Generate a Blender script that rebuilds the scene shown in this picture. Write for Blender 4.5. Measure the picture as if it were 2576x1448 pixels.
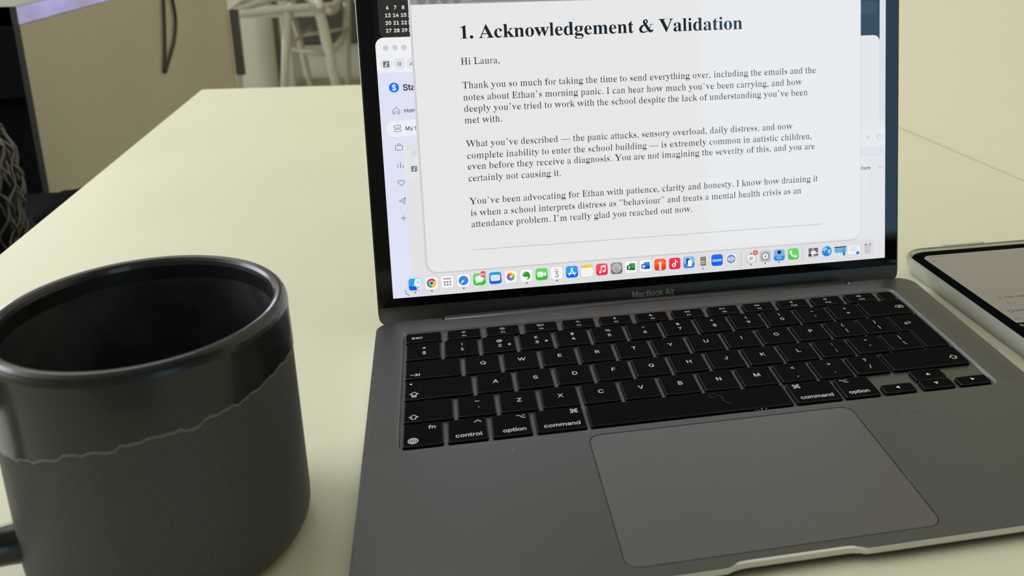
"""A grey laptop, a black stoneware mug and a tablet in a clear case on a cream desk."""
import bpy, math, random
from mathutils import Vector, Matrix

random.seed(7)
for o in list(bpy.data.objects):
    bpy.data.objects.remove(o)
SC = bpy.context.scene
COL = SC.collection
MM = 0.001

# ------------------------------------------------------------------ camera
cam_data = bpy.data.cameras.new('camera')
cam = bpy.data.objects.new('camera', cam_data)
COL.objects.link(cam)
F_PX, PPX, PPY = 2350.81, 1550.67, 426.21            # of a 2576 x 1448 frame
cam_data.sensor_fit = 'HORIZONTAL'
cam_data.sensor_width = 36.0
cam_data.lens = F_PX * 36.0 / 2576
cam_data.shift_x = -(PPX - 1288) / 2576
cam_data.shift_y = (PPY - 724) / 2576
right = Vector((0.98152344, -0.19106358, -0.0103171))
down = Vector((-0.06069112, -0.25973783, -0.96377012))
fwd = Vector((0.18146163, 0.94658912, -0.26653463))
rot = Matrix((right, -down, -fwd)).transposed()
cam.matrix_world = Matrix.Translation(Vector((24.499, -423.838, 225.060)) * MM) @ rot.to_4x4()
cam_data.clip_start = 0.01
cam_data.dof.use_dof = True
cam_data.dof.focus_distance = 0.49
cam_data.dof.aperture_fstop = 16.0
SC.camera = cam

# ------------------------------------------------------------------ world, lights, exposure
world = bpy.data.worlds.new('sky')
SC.world = world
world.use_nodes = True
bg = world.node_tree.nodes['Background']
bg.inputs[0].default_value = (0.36, 0.68, 1.0, 1)
bg.inputs[1].default_value = 2.6


def area(name, loc, target, sx, sy, power, color):
    d = bpy.data.lights.new(name, 'AREA')
    d.shape = 'RECTANGLE'
    d.size, d.size_y, d.energy, d.color = sx, sy, power, color
    o = bpy.data.objects.new(name, d)
    COL.objects.link(o)
    o.location = loc
    o.rotation_euler = (Vector(target) - Vector(loc)).to_track_quat('-Z', 'Y').to_euler()
    return o


area('daylight_left', (-2.75, 0.60, 0.90), (0.0, 0.1, 0.0), 2.2, 1.5, 71, (0.95, 0.975, 1.0))
area('ceiling_fill', (-0.9, 0.9, 1.72), (-0.9, 0.9, 0.0), 1.6, 1.6, 12, (0.98, 0.98, 1.0))  # unseen fill lamp added for soft light from above
area('far_fill', (-2.7, 5.2, 0.7), (0.0, 4.6, -0.4), 2.4, 1.6, 62, (0.95, 0.975, 1.0))  # unseen fill lamp added to brighten the stools and cabinets at the far end

SC.view_settings.view_transform = 'Standard'
SC.view_settings.look = 'None'
SC.view_settings.exposure = 0.0
SC.view_settings.gamma = 1.0
SC.view_settings.use_curve_mapping = False
SC.cycles.use_denoising = True
SC.cycles.max_bounces = 8
SC.cycles.diffuse_bounces = 4
SC.cycles.caustics_reflective = False
SC.cycles.caustics_refractive = False


# ------------------------------------------------------------------ materials
def lin(c):
    return tuple(((v / 255) / 12.92 if v <= 10 else ((v / 255 + 0.055) / 1.055) ** 2.4) for v in c)


def mat(name, color, rough=0.5, metal=0.0, spec=0.5, emit=None, estr=1.0, coat=0.0, alpha=1.0, trans=0.0):
    m = bpy.data.materials.new(name)
    m.use_nodes = True
    b = m.node_tree.nodes['Principled BSDF']
    b.inputs['Base Color'].default_value = (*color, 1)
    b.inputs['Roughness'].default_value = rough
    b.inputs['Metallic'].default_value = metal
    b.inputs['Specular IOR Level'].default_value = spec
    b.inputs['Coat Weight'].default_value = coat
    b.inputs['Alpha'].default_value = alpha
    b.inputs['Transmission Weight'].default_value = trans
    if emit:
        b.inputs['Emission Color'].default_value = (*emit, 1)
        b.inputs['Emission Strength'].default_value = estr
    return m


def noisy(m, scale, c1, c2, detail=4.0, lo=0.35, hi=0.65, bump=0.0, stretch=(1, 1, 1), rough=None, coords='Object'):
    """Vary a material's colour (and relief) with procedural noise."""
    nt = m.node_tree
    N = nt.nodes
    tc = N.new('ShaderNodeTexCoord')
    mp = N.new('ShaderNodeMapping')
    mp.inputs['Scale'].default_value = stretch
    nz = N.new('ShaderNodeTexNoise')
    nz.inputs['Scale'].default_value = scale
    nz.inputs['Detail'].default_value = detail
    cr = N.new('ShaderNodeValToRGB')
    cr.color_ramp.elements[0].position = lo
    cr.color_ramp.elements[1].position = hi
    cr.color_ramp.elements[0].color = (*c1, 1)
    cr.color_ramp.elements[1].color = (*c2, 1)
    b = N['Principled BSDF']
    L = nt.links
    L.new(tc.outputs[coords], mp.inputs[0])
    L.new(mp.outputs[0], nz.inputs['Vector'])
    L.new(nz.outputs[0], cr.inputs[0])
    L.new(cr.outputs[0], b.inputs['Base Color'])
    if bump:
        bp = N.new('ShaderNodeBump')
        bp.inputs['Strength'].default_value = bump
        bp.inputs['Distance'].default_value = 0.0004
        L.new(nz.outputs[0], bp.inputs['Height'])
        L.new(bp.outputs[0], b.inputs['Normal'])
    if rough:
        mr = N.new('ShaderNodeMapRange')
        mr.inputs['To Min'].default_value, mr.inputs['To Max'].default_value = rough
        L.new(nz.outputs[0], mr.inputs[0])
        L.new(mr.outputs[0], b.inputs['Roughness'])
    return m


EMIT = {}


def glow(rgb, gain=1.0):
    """A lit display colour behind glass (sRGB 0-255)."""
    k = (tuple(rgb), gain)
    if k not in EMIT:
        EMIT[k] = mat('display_%d_%d_%d' % tuple(rgb), (0.0, 0.0, 0.0), 0.06, 0, 0.3, emit=lin(rgb), estr=gain)
    return EMIT[k]


# ------------------------------------------------------------------ object helpers
def props(o, label=None, cat=None, group=None, kind=None):
    for k, v in (('label', label), ('category', cat), ('group', group), ('kind', kind)):
        if v:
            o[k] = v
    return o


def empty(name, loc, rotation=(0, 0, 0)):
    o = bpy.data.objects.new(name, None)
    COL.objects.link(o)
    o.location = loc
    o.rotation_euler = rotation
    o.empty_display_size = 0.02
    return o


class Mesh:
    """Collects faces with materials; build() links them as one object."""

    def __init__(self):
        self.v, self.f, self.mi, self.mats, self.smooth = [], [], [], [], []

    def slot(self, m):
        if m not in self.mats:
            self.mats.append(m)
        return self.mats.index(m)

    def add(self, verts, faces, m, smooth=False):
        b = len(self.v)
        s = self.slot(m)
        self.v += [tuple(p) for p in verts]
        for f in faces:
            self.f.append(tuple(b + i for i in f))
            self.mi.append(s)
            self.smooth.append(smooth)
        return self

    def box(self, x0, x1, y0, y1, z0, z1, m):
        v = [(x, y, z) for x in (x0, x1) for y in (y0, y1) for z in (z0, z1)]
        return self.add(v, [(0, 1, 3, 2), (4, 6, 7, 5), (0, 4, 5, 1), (2, 3, 7, 6), (0, 2, 6, 4), (1, 5, 7, 3)], m)

    def prism(self, outline, z0, z1, m, bev=0.0, smooth=False):
        """Closed prism from a convex-ish outline (list of xy, counter-clockwise); bev chamfers the top edge."""
        n = len(outline)
        cx = sum(p[0] for p in outline) / n
        cy = sum(p[1] for p in outline) / n
        rings = [[(x, y, z0) for x, y in outline]]
        if bev:
            rings.append([(x, y, z1 - bev) for x, y in outline])
            for k, (ins, dz) in enumerate(((0.3, 0.3), (1.0, 0.0))):
                rings.append([(p[0], p[1], z1 - bev * dz) for p in inset(outline, bev * ins)])
        else:
            rings.append([(x, y, z1) for x, y in outline])
        v = [p for r in rings for p in r]
        f = []
        for k in range(len(rings) - 1):
            for i in range(n):
                j = (i + 1) % n
                f.append((k * n + i, k * n + j, (k + 1) * n + j, (k + 1) * n + i))
        self.add(v, f, m, smooth)
        top = rings[-1]
        self.add(top, [tuple(range(n))], m)
        self.add(rings[0], [tuple(reversed(range(n)))], m)
        return self

    def tube(self, pts, radii, m, seg=12, cap=True, flat=(1.0, 1.0), up=(0, 0, 1)):
        P = [Vector(p) for p in pts]
        n = len(P)
        if not hasattr(radii, '__len__'):
            radii = [radii] * n
        v = []
        upv = Vector(up)
        for i in range(n):
            t = (P[min(i + 1, n - 1)] - P[max(i - 1, 0)]).normalized()
            a = upv.cross(t)
            if a.length < 1e-3:
                a = Vector((1, 0, 0)).cross(t)
            a.normalize()
            b = t.cross(a)
            for k in range(seg):
                th = 2 * math.pi * k / seg
                v.append(P[i] + a * math.cos(th) * radii[i] * flat[0] + b * math.sin(th) * radii[i] * flat[1])
        f = []
        for i in range(n - 1):
            for k in range(seg):
                k2 = (k + 1) % seg
                f.append((i * seg + k, i * seg + k2, (i + 1) * seg + k2, (i + 1) * seg + k))
        if cap:
            f.append(tuple(reversed(range(seg))))
            f.append(tuple((n - 1) * seg + k for k in range(seg)))
        return self.add(v, f, m, True)

    def build(self, name, parent=None, loc=None, scale=1.0):
        me = bpy.data.meshes.new(name)
        me.from_pydata([(x * scale, y * scale, z * scale) for x, y, z in self.v], [], self.f)
        for m in self.mats:
            me.materials.append(m)
        me.polygons.foreach_set('material_index', self.mi)
        me.polygons.foreach_set('use_smooth', self.smooth)
        me.update()
        o = bpy.data.objects.new(name, me)
        COL.objects.link(o)
        if parent:
            o.parent = parent
        if loc:
            o.location = loc
        return o


def inset(outline, d):
    n = len(outline)
    out = []
    for i in range(n):
        p0, p1, p2 = Vector(outline[i - 1]), Vector(outline[i]), Vector(outline[(i + 1) % n])
        e1, e2 = (p1 - p0), (p2 - p1)
        if e1.length < 1e-9 or e2.length < 1e-9:
            out.append(tuple(p1))
            continue
        e1.normalize()
        e2.normalize()
        n1, n2 = Vector((-e1.y, e1.x)), Vector((-e2.y, e2.x))
        b = n1 + n2
        if b.length < 1e-6:
            b = n1
        b.normalize()
        k = d / max(0.4, b.dot(n1))
        out.append((p1.x + b.x * k, p1.y + b.y * k))
    return out


def rrect(x0, x1, y0, y1, r, seg=5, corners=(1, 1, 1, 1)):
    """Rounded rectangle outline, counter-clockwise from the bottom right. corners: br, tr, tl, bl."""
    out = []
    for (cx, cy, a0), on in zip(((x1 - r, y0 + r, -90), (x1 - r, y1 - r, 0), (x0 + r, y1 - r, 90), (x0 + r, y0 + r, 180)), corners):
        if not on:
            out.append((cx + (r if a0 in (-90, 0) else -r), cy + (r if a0 in (0, 90) else -r)))
            continue
        for i in range(seg + 1):
            a = math.radians(a0 + 90 * i / seg)
            out.append((cx + r * math.cos(a), cy + r * math.sin(a)))
    return out


def fill(loops, fill_mode='BOTH'):
    """Triangulate closed 2D loops (holes by the even-odd rule): returns verts, faces."""
    cu = bpy.data.curves.new('f', 'CURVE')
    cu.dimensions = '2D'
    cu.fill_mode = fill_mode
    for lp in loops:
        sp = cu.splines.new('POLY')
        sp.points.add(len(lp) - 1)
        sp.use_cyclic_u = True
        sp.points.foreach_set('co', [c for p in lp for c in (p[0], p[1], 0, 1)])
    ob = bpy.data.objects.new('f', cu)
    me = bpy.data.meshes.new_from_object(ob)
    v = [(p.co.x, p.co.y) for p in me.vertices]
    f = [tuple(p.vertices) for p in me.polygons]
    bpy.data.objects.remove(ob)
    bpy.data.curves.remove(cu)
    bpy.data.meshes.remove(me)
    return v, f


# ------------------------------------------------------------------ lettering: outline alphabets
# one line a glyph: face (B bold serif, R regular serif, S sans), character, advance, loops in 1/1000 em
GLYPH_DATA = r'''
B A 722 -14 0 -14 27 15 31 33 41 49 56 65 79 341 692 371 691 635 129 685 45 709 30 733 27 733 0 379 0 379 27 434 33 456 43 467 58 469 68 451 121 418 196 171 196 130 105 125 87 125 61 135 44 155 33 211 27 211 0|188 238 400 238 292 474
B V 722 358 -19 75 565 33 629 5 645 -24 651 -24 676 356 676 356 651 311 649 281 642 263 629 257 608 272 561 436 212 587 560 598 607 593 628 576 641 547 648 504 651 504 676 746 676 746 651 714 647 695 638 678 624 656 591 388 -19
B a 500 370 -15 338 -11 314 2 298 23 291 52 257 23 220 3 180 -9 139 -13 115 -11 84 -1 59 17 41 42 31 71 30 110 45 154 65 179 92 202 149 233 227 263 289 282 289 368 282 402 271 419 261 428 241 436 224 438 176 434 155 421 151 407 173 366 179 343 174 319 160 300 138 287 112 283 85 288 69 297 57 312 50 330 48 351 51 376 57 392 72 413 109 443 148 460 183 469 235 473 284 470 324 463 357 451 383 434 402 412 420 368 425 332 426 93 429 59 434 53 442 51 466 62 479 41 454 16 427 -1 400 -11|220 50 258 64 289 94 289 251 238 233 218 220 188 189 179 170 172 125 179 79 191 60 199 55
B c 444 236 -15 194 -11 155 2 120 24 80 64 50 114 36 158 30 206 31 258 42 307 60 351 87 390 120 423 158 448 201 465 248 473 299 472 329 466 356 456 378 443 396 426 409 408 417 387 420 364 415 339 403 320 383 307 358 303 331 307 312 320 300 342 297 372 298 412 288 431 275 438 256 441 236 438 218 431 203 418 191 400 175 349 171 316 170 252 175 204 184 163 198 128 217 100 239 79 279 60 309 57 348 64 374 76 410 107 431 90 390 44 344 11 292 -8
B d 556 210 -15 160 -7 117 15 80 51 52 99 35 155 29 218 33 273 48 338 68 380 102 424 144 455 180 468 219 473 268 465 297 450 335 416 333 616 326 631 314 642 297 648 264 652 264 676 479 676 480 95 484 69 490 57 503 48 531 41 531 16 441 8 335 -15 335 58 311 26 283 3 249 -10|257 42 280 47 303 61 323 84 335 113 334 365 323 387 304 404 281 414 261 417 240 414 221 405 207 391 196 371 181 312 177 227 181 145 195 87 205 67 219 53 237 45
B e 444 227 -15 186 -11 148 2 114 23 85 52 61 88 43 131 32 179 29 233 33 283 44 329 62 370 87 405 117 434 152 455 190 468 232 473 272 469 308 458 340 441 367 416 389 385 405 348 414 305 417 246 172 246 175 203 181 166 191 134 204 109 221 89 242 74 266 66 309 64 336 72 362 88 398 128 420 108 381 54 336 16 284 -7|171 285 297 285 297 348 292 385 281 418 267 433 246 440 222 439 209 432 197 421 181 387 176 363
B g 500 223 -208 135 -201 86 -187 50 -165 34 -149 25 -130 23 -99 33 -78 54 -59 105 -38 63 -11 46 9 37 32 36 45 43 80 58 103 81 124 114 144 156 164 103 189 82 205 51 243 36 289 34 315 36 338 44 369 61 397 92 429 134 453 184 468 255 472 300 467 356 452 485 452 485 398 410 398 425 376 437 352 443 328 446 302 444 281 436 251 428 233 409 208 367 176 325 160 276 153 210 154 187 149 172 140 161 128 154 106 163 86 189 75 356 68 396 60 436 43 463 19 478 -13 483 -55 482 -72 473 -104 457 -132 432 -157 379 -185 310 -203|240 184 257 186 271 192 283 202 291 216 301 256 305 313 301 370 291 410 283 423 271 433 257 439 240 441 210 433 198 423 189 410 178 370 175 313 178 256 189 216 198 202 210 192 224 186|245 -172 314 -168 341 -162 380 -143 393 -130 400 -115 402 -91 397 -76 381 -61 344 -52 148 -51 126 -70 114 -91 112 -114 120 -132 137 -149 163 -162 199 -170
B i 278 141 537 114 543 91 559 76 583 71 612 76 642 91 666 114 682 141 688 169 682 192 666 207 642 212 612 207 583 191 559 168 543/25 0 25 24 54 30 66 41 71 55 74 83 72 398 69 415 63 426 52 432 28 436 29 461 208 461 209 68 213 46 219 36 230 29 253 24 253 0
B k 556 27 0 27 24 59 31 73 42 78 56 81 83 81 606 77 630 70 641 58 647 31 652 32 676 229 676 229 250 358 374 374 397 378 413 375 423 357 432 319 436 319 461 535 461 535 436 491 427 451 407 345 310 541 45 558 31 583 24 583 0 327 0 327 24 351 25 362 30 369 37 371 47 359 73 252 218 229 199 230 62 237 42 245 33 259 27 279 24 279 0
B l 278 25 0 25 24 53 30 65 41 71 55 73 83 73 606 69 629 63 640 47 650 28 652 28 676 207 676 207 68 212 46 218 36 228 29 251 24 251 0
B m 833 27 0 27 24 57 30 70 41 77 61 79 83 77 397 71 417 62 428 48 434 28 437 28 461 220 461 220 393 250 428 283 453 318 468 356 473 403 467 439 451 465 425 482 388 513 425 548 451 586 467 607 471 658 470 685 463 707 450 725 433 739 411 749 383 755 351 759 62 765 42 773 32 787 26 806 24 806 0 567 0 567 24 591 28 608 43 613 57 616 83 614 358 609 378 601 392 587 400 567 403 546 400 525 390 506 374 488 352 489 63 495 43 503 33 517 26 535 24 535 0 300 0 300 24 324 28 341 43 347 63 348 83 346 357 341 377 333 391 320 400 300 403 277 399 256 389 237 373 220 349 221 63 227 43 235 33 248 27 267 24 267 0
B n 556 26 0 26 24 55 30 68 41 75 61 76 83 75 397 69 417 61 428 47 434 27 437 27 461 216 461 216 397 245 430 261 443 295 462 314 468 355 473 385 470 411 463 433 450 451 433 465 411 474 383 480 351 485 56 490 42 498 32 512 26 531 24 531 0 295 0 295 24 320 28 333 39 341 57 343 83 341 358 336 378 329 392 315 400 296 403 274 399 253 389 234 373 216 349 217 62 223 42 231 32 244 26 263 24 263 0
B o 500 250 -15 203 -10 160 3 122 25 89 55 63 91 44 133 32 179 28 228 32 279 44 326 63 368 89 404 122 433 160 455 203 468 250 473 296 468 338 455 376 434 409 405 435 369 455 327 467 280 471 228 467 177 455 130 435 88 409 53 377 24 339 2 297 -11|250 17 270 20 286 27 300 40 313 63 323 121 326 228 324 314 313 390 304 412 292 427 277 438 250 444 230 441 214 433 200 420 191 402 178 337 174 229 178 121 188 63 201 40 215 27 231 20
B t 333 180 -14 141 -10 111 3 90 23 77 53 71 106 71 414 29 414 29 445 128 548 163 591 188 629 211 629 211 461 303 461 303 414 211 414 211 122 213 89 218 75 225 66 245 60 261 63 276 73 289 88 301 111 324 98 298 49 266 14 226 -7
B w 722 203 -15 28 393 7 425 -18 436 -18 461 230 461 230 436 199 429 193 424 190 413 192 394 277 188 350 349 334 395 315 428 301 435 279 438 279 461 537 461 537 436 502 428 494 420 491 410 494 389 558 209 635 380 643 409 640 421 631 429 591 438 591 461 740 461 740 438 724 435 709 426 684 383 506 -15 480 -15 370 292 232 -15
B . 250 213 75 204 113 180 144 145 161 105 161 70 144 46 113 37 75 46 37 70 6 105 -11 145 -11 180 6 204 37
B 1 500 65 0 442 0 442 15 380 22 355 45 350 100 350 688 338 688 66 552 66 538 120 550 170 562 195 545 200 500 200 100 195 50 170 24 65 15
B & 833 776 95 758 73 717 139 744 145/758 73 729 45 681 126 717 139/729 45 694 15 646 117 681 126/694 15 656 -8 624 118 646 117/656 -8 617 -15 620 120 624 118/617 -15 574 -9 627 121 620 120/574 -9 536 12 629 123 627 121/536 12 503 42 617 138 629 123/503 42 469 85 593 171 617 138/469 85 435 139 562 219 593 171/435 139 400 196 528 275 562 219/400 196 367 250 493 330 528 275/367 250 334 305 455 384 493 330/334 305 298 364 417 439 455 384/298 364 266 421 382 489 417 439/266 421 241 472 359 528 382 489/241 472 230 517 345 551 359 528/230 517 228 555 337 563 345 551/228 555 235 589 333 571 337 563/235 589 248 617 332 583 333 571/248 617 269 644 334 600 332 583/269 644 295 667 342 619 334 600/295 667 326 683 353 634 342 619/326 683 360 687 360 643 353 634/360 687 395 685 373 633 360 643/395 685 431 672 392 616 373 633/431 672 465 649 406 597 392 616/465 649 492 615 408 585 406 597/492 615 494 572 412 574 408 585/494 572 484 532 412 550 412 574/484 532 467 494 406 523 412 550/467 494 444 462 396 498 406 523/444 462 416 434 378 481 396 498/416 434 383 413 352 465 378 481/383 413 349 394 319 446 352 465/349 394 316 374 284 426 319 446/316 374 282 345 243 409 284 426/282 345 245 314 198 391 243 409/245 314 213 285 151 369 198 391/213 285 192 258 108 342 151 369/192 258 178 234 74 308 108 342/178 234 168 211 48 271 74 308/168 211 164 190 28 231 48 271/164 190 165 174 15 186 28 231/165 174 163 158 19 139 15 186/163 158 165 138 32 94 19 139/165 138 171 118 53 52 32 94/171 118 177 104 83 16 53 52/177 104 185 89 122 -8 83 16/185 89 202 72 164 -21 122 -8/202 72 226 57 206 -26 164 -21/226 57 252 45 248 -25 206 -26/252 45 283 42 289 -21 248 -25/283 42 319 44 331 -12 289 -21/319 44 356 51 372 2 331 -12/356 51 391 61 409 19 372 2/391 61 422 76 444 37 409 19/422 76 450 95 477 59 444 37/450 95 477 118 508 85 477 59/477 118 503 144 537 116 508 85/503 144 528 178 564 155 537 116/528 178 552 218 588 199 564 155/552 218 575 260 609 244 588 199/575 260 594 297 626 283 609 244/594 297 609 330 640 317 626 283/609 330 620 360 651 350 640 317/620 360 629 386 659 377 651 350/629 386 636 405 664 395 659 377/540 425 780 425 780 400 540 400
R E 611 20 0 20 24 61 29 98 43 118 54 127 79 129 113 129 308 128 314 106 332 104 338 106 344 128 362 129 368 129 549 125 586 119 604 104 616 53 632 22 635 22 659 552 659 550 629 529 611 551 546 552 463 530 463 517 523 494 579 476 596 456 607 414 618 320 623 257 619 242 614 233 606 227 562 227 368 229 362 237 356 321 358 354 372 367 389 383 434 398 500 421 500 420 412 402 365 419 347 421 341 419 330 403 312 420 271 421 171 397 171 384 244 366 291 356 305 338 314 314 320 246 322 235 316 227 304 227 97 229 74 235 57 242 51 264 44 308 40 357 41 410 45 446 52 478 65 507 88 521 108 568 207 594 207 581 138 542 58 542 52 561 35 556 0
R H 722 21 0 21 25 74 34 97 41 113 51 124 73 128 117 128 306 126 312 104 330 103 335 104 353 126 371 128 377 126 579 118 602 106 613 63 628 22 635 22 659 334 659 334 635 261 621 242 612 233 601 226 557 226 375 234 363 489 363 495 369 497 548 491 601 482 612 464 621 389 635 389 659 700 659 700 635 633 622 608 609 599 589 595 548 595 377 597 371 618 353 620 347 618 330 597 312 595 306 597 84 604 60 616 48 658 32 700 25 700 0 389 0 389 25 430 31 472 44 486 55 492 71 497 117 497 302 495 308 480 320 243 320 228 308 226 117 233 64 241 51 257 41 301 29 334 25 334 0
R I 333 17 0 17 25 85 43 108 57 117 79 119 109 117 589 110 610 98 619 58 630 17 635 17 659 312 659 312 635 273 630 233 619 220 610 213 589 210 560 210 112 216 64 221 56 251 40 314 25 314 0
R L 611 22 0 22 25 64 31 104 46 122 57 130 82 133 117 133 548 130 580 122 604 110 615 66 629 23 635 23 659 358 659 358 635 317 632 263 618 246 607 238 586 235 548 235 120 241 64 248 54 263 47 335 40 421 44 477 57 505 74 528 96 567 176 586 224 612 224 597 141 560 59 563 47 577 35 580 29 575 0
R T 611 133 0 133 25 178 30 224 45 239 57 248 82 251 117 251 609 250 615 232 627 153 624 109 610 88 594 74 572 53 515 42 460 16 460 16 542 40 612 39 618 17 636 16 659 593 659 591 636 569 618 569 612 592 547 593 459 568 459 562 498 540 561 529 585 511 603 487 617 453 624 420 626 373 627 356 615 354 609 354 117 357 81 366 55 381 44 427 30 473 25 473 0
R W 944 263 -16 254 12 254 57 239 129 218 185 201 213 200 235 72 585 58 609 47 618 21 628 -24 635 -24 659 279 659 279 635 240 631 209 623 194 613 189 594 200 540 312 233 325 222 347 233 351 238 432 433 442 444 459 455 473 471 493 510 467 586 453 611 441 619 424 624 354 635 354 659 678 659 678 635 628 629 595 620 585 613 579 596 588 559 613 492 633 458 633 436 698 257 702 251 724 240 736 251 835 535 855 610 855 617 849 625 836 631 805 635 803 647 785 659 956 659 937 647 936 635 918 629 909 619 898 576 783 253 774 242 756 230 738 203 713 130 701 68 700 18 689 -16 661 -16 649 18 647 68 628 146 605 207 591 230 589 252 522 430 518 436 496 447 483 436 400 238 368 210 349 183 322 117 307 56 304 12 294 -16
R Y 722 172 0 172 25 211 29 265 41 285 51 295 64 303 104 303 259 279 295 249 321 252 337 250 342 94 582 77 600 57 613 35 621 -23 634 -23 659 351 659 351 634 304 632 263 621 242 610 237 603 238 597 247 567 384 337 400 327 427 337 432 342 572 539 603 590 606 609 597 623 574 631 511 634 513 646 504 659 740 659 725 634 693 630 682 625 671 614 630 542 487 340 424 295 424 104 432 64 442 51 462 41 516 29 556 25 556 0
R a 444 329 -15 307 -11 282 35 265 51 232 31 141 -12 106 -11 48 32 46 41 52 59 49 91 53 122 70 163 89 186 130 217 181 242 188 249 280 275 280 359 273 391 263 409 250 420 238 425 214 427 155 427 142 423 130 416 119 397 135 343 135 322 130 301 122 282 117 278 93 276 79 281 67 321 67 374 78 403 107 437 190 460 209 461 232 460 321 436 318 423 341 388 350 359 354 324 355 269 362 251 355 233 355 90 359 57 375 50 397 52 414 60 415 55 404 40 350 -11|195 49 248 59 265 73 280 91 280 227 279 233 272 239 259 245 216 237 176 215 147 184 137 165 131 144 129 122 132 90 140 67 155 53
R b 500 60 -17 62 13 82 42 85 54 84 583 80 612 73 623 56 632 33 636 31 644 18 659 185 659 172 647 167 623 168 409 175 403 202 412 246 433 286 459 306 461 328 459 364 436 409 413 410 408 403 399 432 342 446 287 448 222 442 170 430 123 411 82 387 47 350 15 291 -13 252 -14 142 41 123 34 104 9 74 -17|250 20 297 24 315 33 330 49 350 93 362 158 364 273 357 325 350 352 340 373 327 389 311 399 283 405 235 404 205 399 190 390 178 378 167 350 167 99 170 65 176 51 218 25 226 22
R c 444 236 -15 213 -13 175 5 122 23 95 46 104 62 103 68 78 112 61 169 57 217 59 251 67 299 77 329 98 369 126 402 163 433 243 461 282 461 359 435 365 432 382 407 391 387 395 355 393 330 383 302 377 298 358 296 338 298 331 305 322 347 320 401 314 415 303 424 280 429 237 429 217 427 200 420 185 407 172 390 161 368 146 308 143 271 145 221 152 178 163 141 180 110 200 86 224 69 255 59 317 55 345 58 386 83 410 104 431 87 401 58 390 43 367 25 261 -13
R d 500 189 -15 168 -13 134 12 92 36 95 50 67 109 54 166 51 231 56 283 73 344 102 398 99 408 100 413 139 434 176 459 217 459 250 434 280 418 316 405 324 411 326 580 322 606 315 619 303 628 283 633 251 636 242 659 427 659 406 618 407 100 414 59 428 47 456 40 456 16 378 8 301 -15 306 -3 323 15 323 45 309 56 209 -12|216 41 248 43 301 65 315 82 326 110 326 350 321 367 308 386 293 397 272 404 208 406 182 400 168 389 157 372 141 321 135 266 134 200 138 142 147 97 155 74 173 52 188 44
R e 444 227 -15 204 -13 168 5 118 23 104 31 86 51 95 73 75 113 66 143 59 175 56 221 47 236 31 252 30 261 33 268 61 292 85 361 116 405 146 431 209 459 232 461 256 459 315 433 338 418 350 405 377 358 393 290 415 269 417 240 164 240 148 228 147 222 154 162 164 131 177 106 194 86 215 72 244 64 291 61 332 65 375 97 398 124 420 105 400 77 381 62 377 49 352 28 251 -13|153 278 314 278 321 291 316 352 306 393 294 414 283 423 270 428 237 430 204 428 190 421 178 411 159 377 152 354 145 295 146 286
R f 333 23 0 23 23 88 32 100 40 106 51 110 106 110 383 108 389 91 401 25 401 25 449 101 449 108 455 111 530 122 580 144 619 172 645 244 671 271 673 296 671 355 645 374 630 386 597 384 557 371 518 343 514 325 518 321 522 313 550 312 566 325 626 313 639 257 641 231 637 223 631 213 617 203 574 204 455 211 449 317 449 317 401 222 401 204 389 202 383 204 66 211 46 223 34 259 27 311 23 311 0
R g 500 223 -203 131 -193 86 -182 69 -172 73 -161 48 -136 41 -118 41 -96 51 -76 81 -47 105 -37 63 -11 46 9 37 32 36 53 39 61 69 85 88 114 110 134 135 147 183 159 124 174 124 185 97 209 77 237 69 259 62 307 63 329 71 360 85 387 113 418 125 436 216 460 265 460 346 440 484 440 464 414 459 401 460 394 466 388 470 388 402 388 398 383 396 377 410 344 416 320 416 274 401 227 371 189 368 177 360 172 279 151 281 149 190 149 155 129 137 108 135 96 139 83 161 73 324 69 370 64 407 55 436 42 451 31 467 11 478 -13 480 -32 463 -62 466 -87 458 -116 437 -142 397 -163 397 -173 347 -189|231 180 279 182 301 192 320 219 331 262 332 328 320 391 304 413 288 422 267 428 216 429 187 422 170 407 162 391 149 349 148 276 154 239 161 219 170 204 187 188 200 182|256 -168 334 -164 374 -150 400 -127 409 -112 414 -89 411 -70 401 -60 386 -54 343 -50 143 -50 117 -61 99 -82 94 -105 98 -123 116 -145 140 -158 165 -165
R h 500 24 0 26 23 65 27 83 37 90 54 93 81 92 591 88 613 81 624 66 634 46 637 44 644 31 659 187 659 174 647 170 629 172 392 179 386 193 392 299 458 319 461 341 458 411 406 415 400 402 380 410 306 411 60 417 41 424 32 443 26 473 23 477 0 266 0 267 23 306 27 323 38 330 56 333 81 333 314 329 356 322 378 312 388 301 392 272 393 237 389 206 380 186 363 170 340 172 55 179 37 188 29 234 23 236 0
R i 278 141 524 119 529 101 568 96 597 101 626 119 665 141 671 164 665 182 626 187 597 182 568 164 529/25 0 28 23 70 28 86 34 95 49 99 73 97 394 89 415 73 423 52 425 50 437 36 449 201 449 187 437 183 413 184 61 189 41 197 32 217 26 250 23 253 0
R k 500 24 0 27 23 70 28 89 37 96 54 98 81 98 198 97 204 75 222 73 228 75 234 97 252 98 257 97 598 89 625 73 633 52 636 50 644 36 659 199 659 184 647 181 629 181 256 184 250 196 244 236 253 243 257 258 282 265 303 329 371 354 402 355 416 346 422 298 425 300 437 291 449 477 449 467 437 463 425 430 421 403 404 369 364 308 302 308 283 316 259 323 249 355 234 363 225 365 220 352 205 354 200 461 43 479 30 521 23 524 0 294 0 295 23 329 25 348 29 357 36 359 46 348 71 262 198 246 208 227 213 193 204 181 194 182 61 187 41 195 32 216 26 249 23 251 0
R l 278 25 0 28 23 70 28 89 37 96 54 98 81 97 597 89 624 73 633 52 636 49 644 35 659 200 659 186 647 182 624 182 67 186 45 192 35 207 28 248 23 251 0
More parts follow.
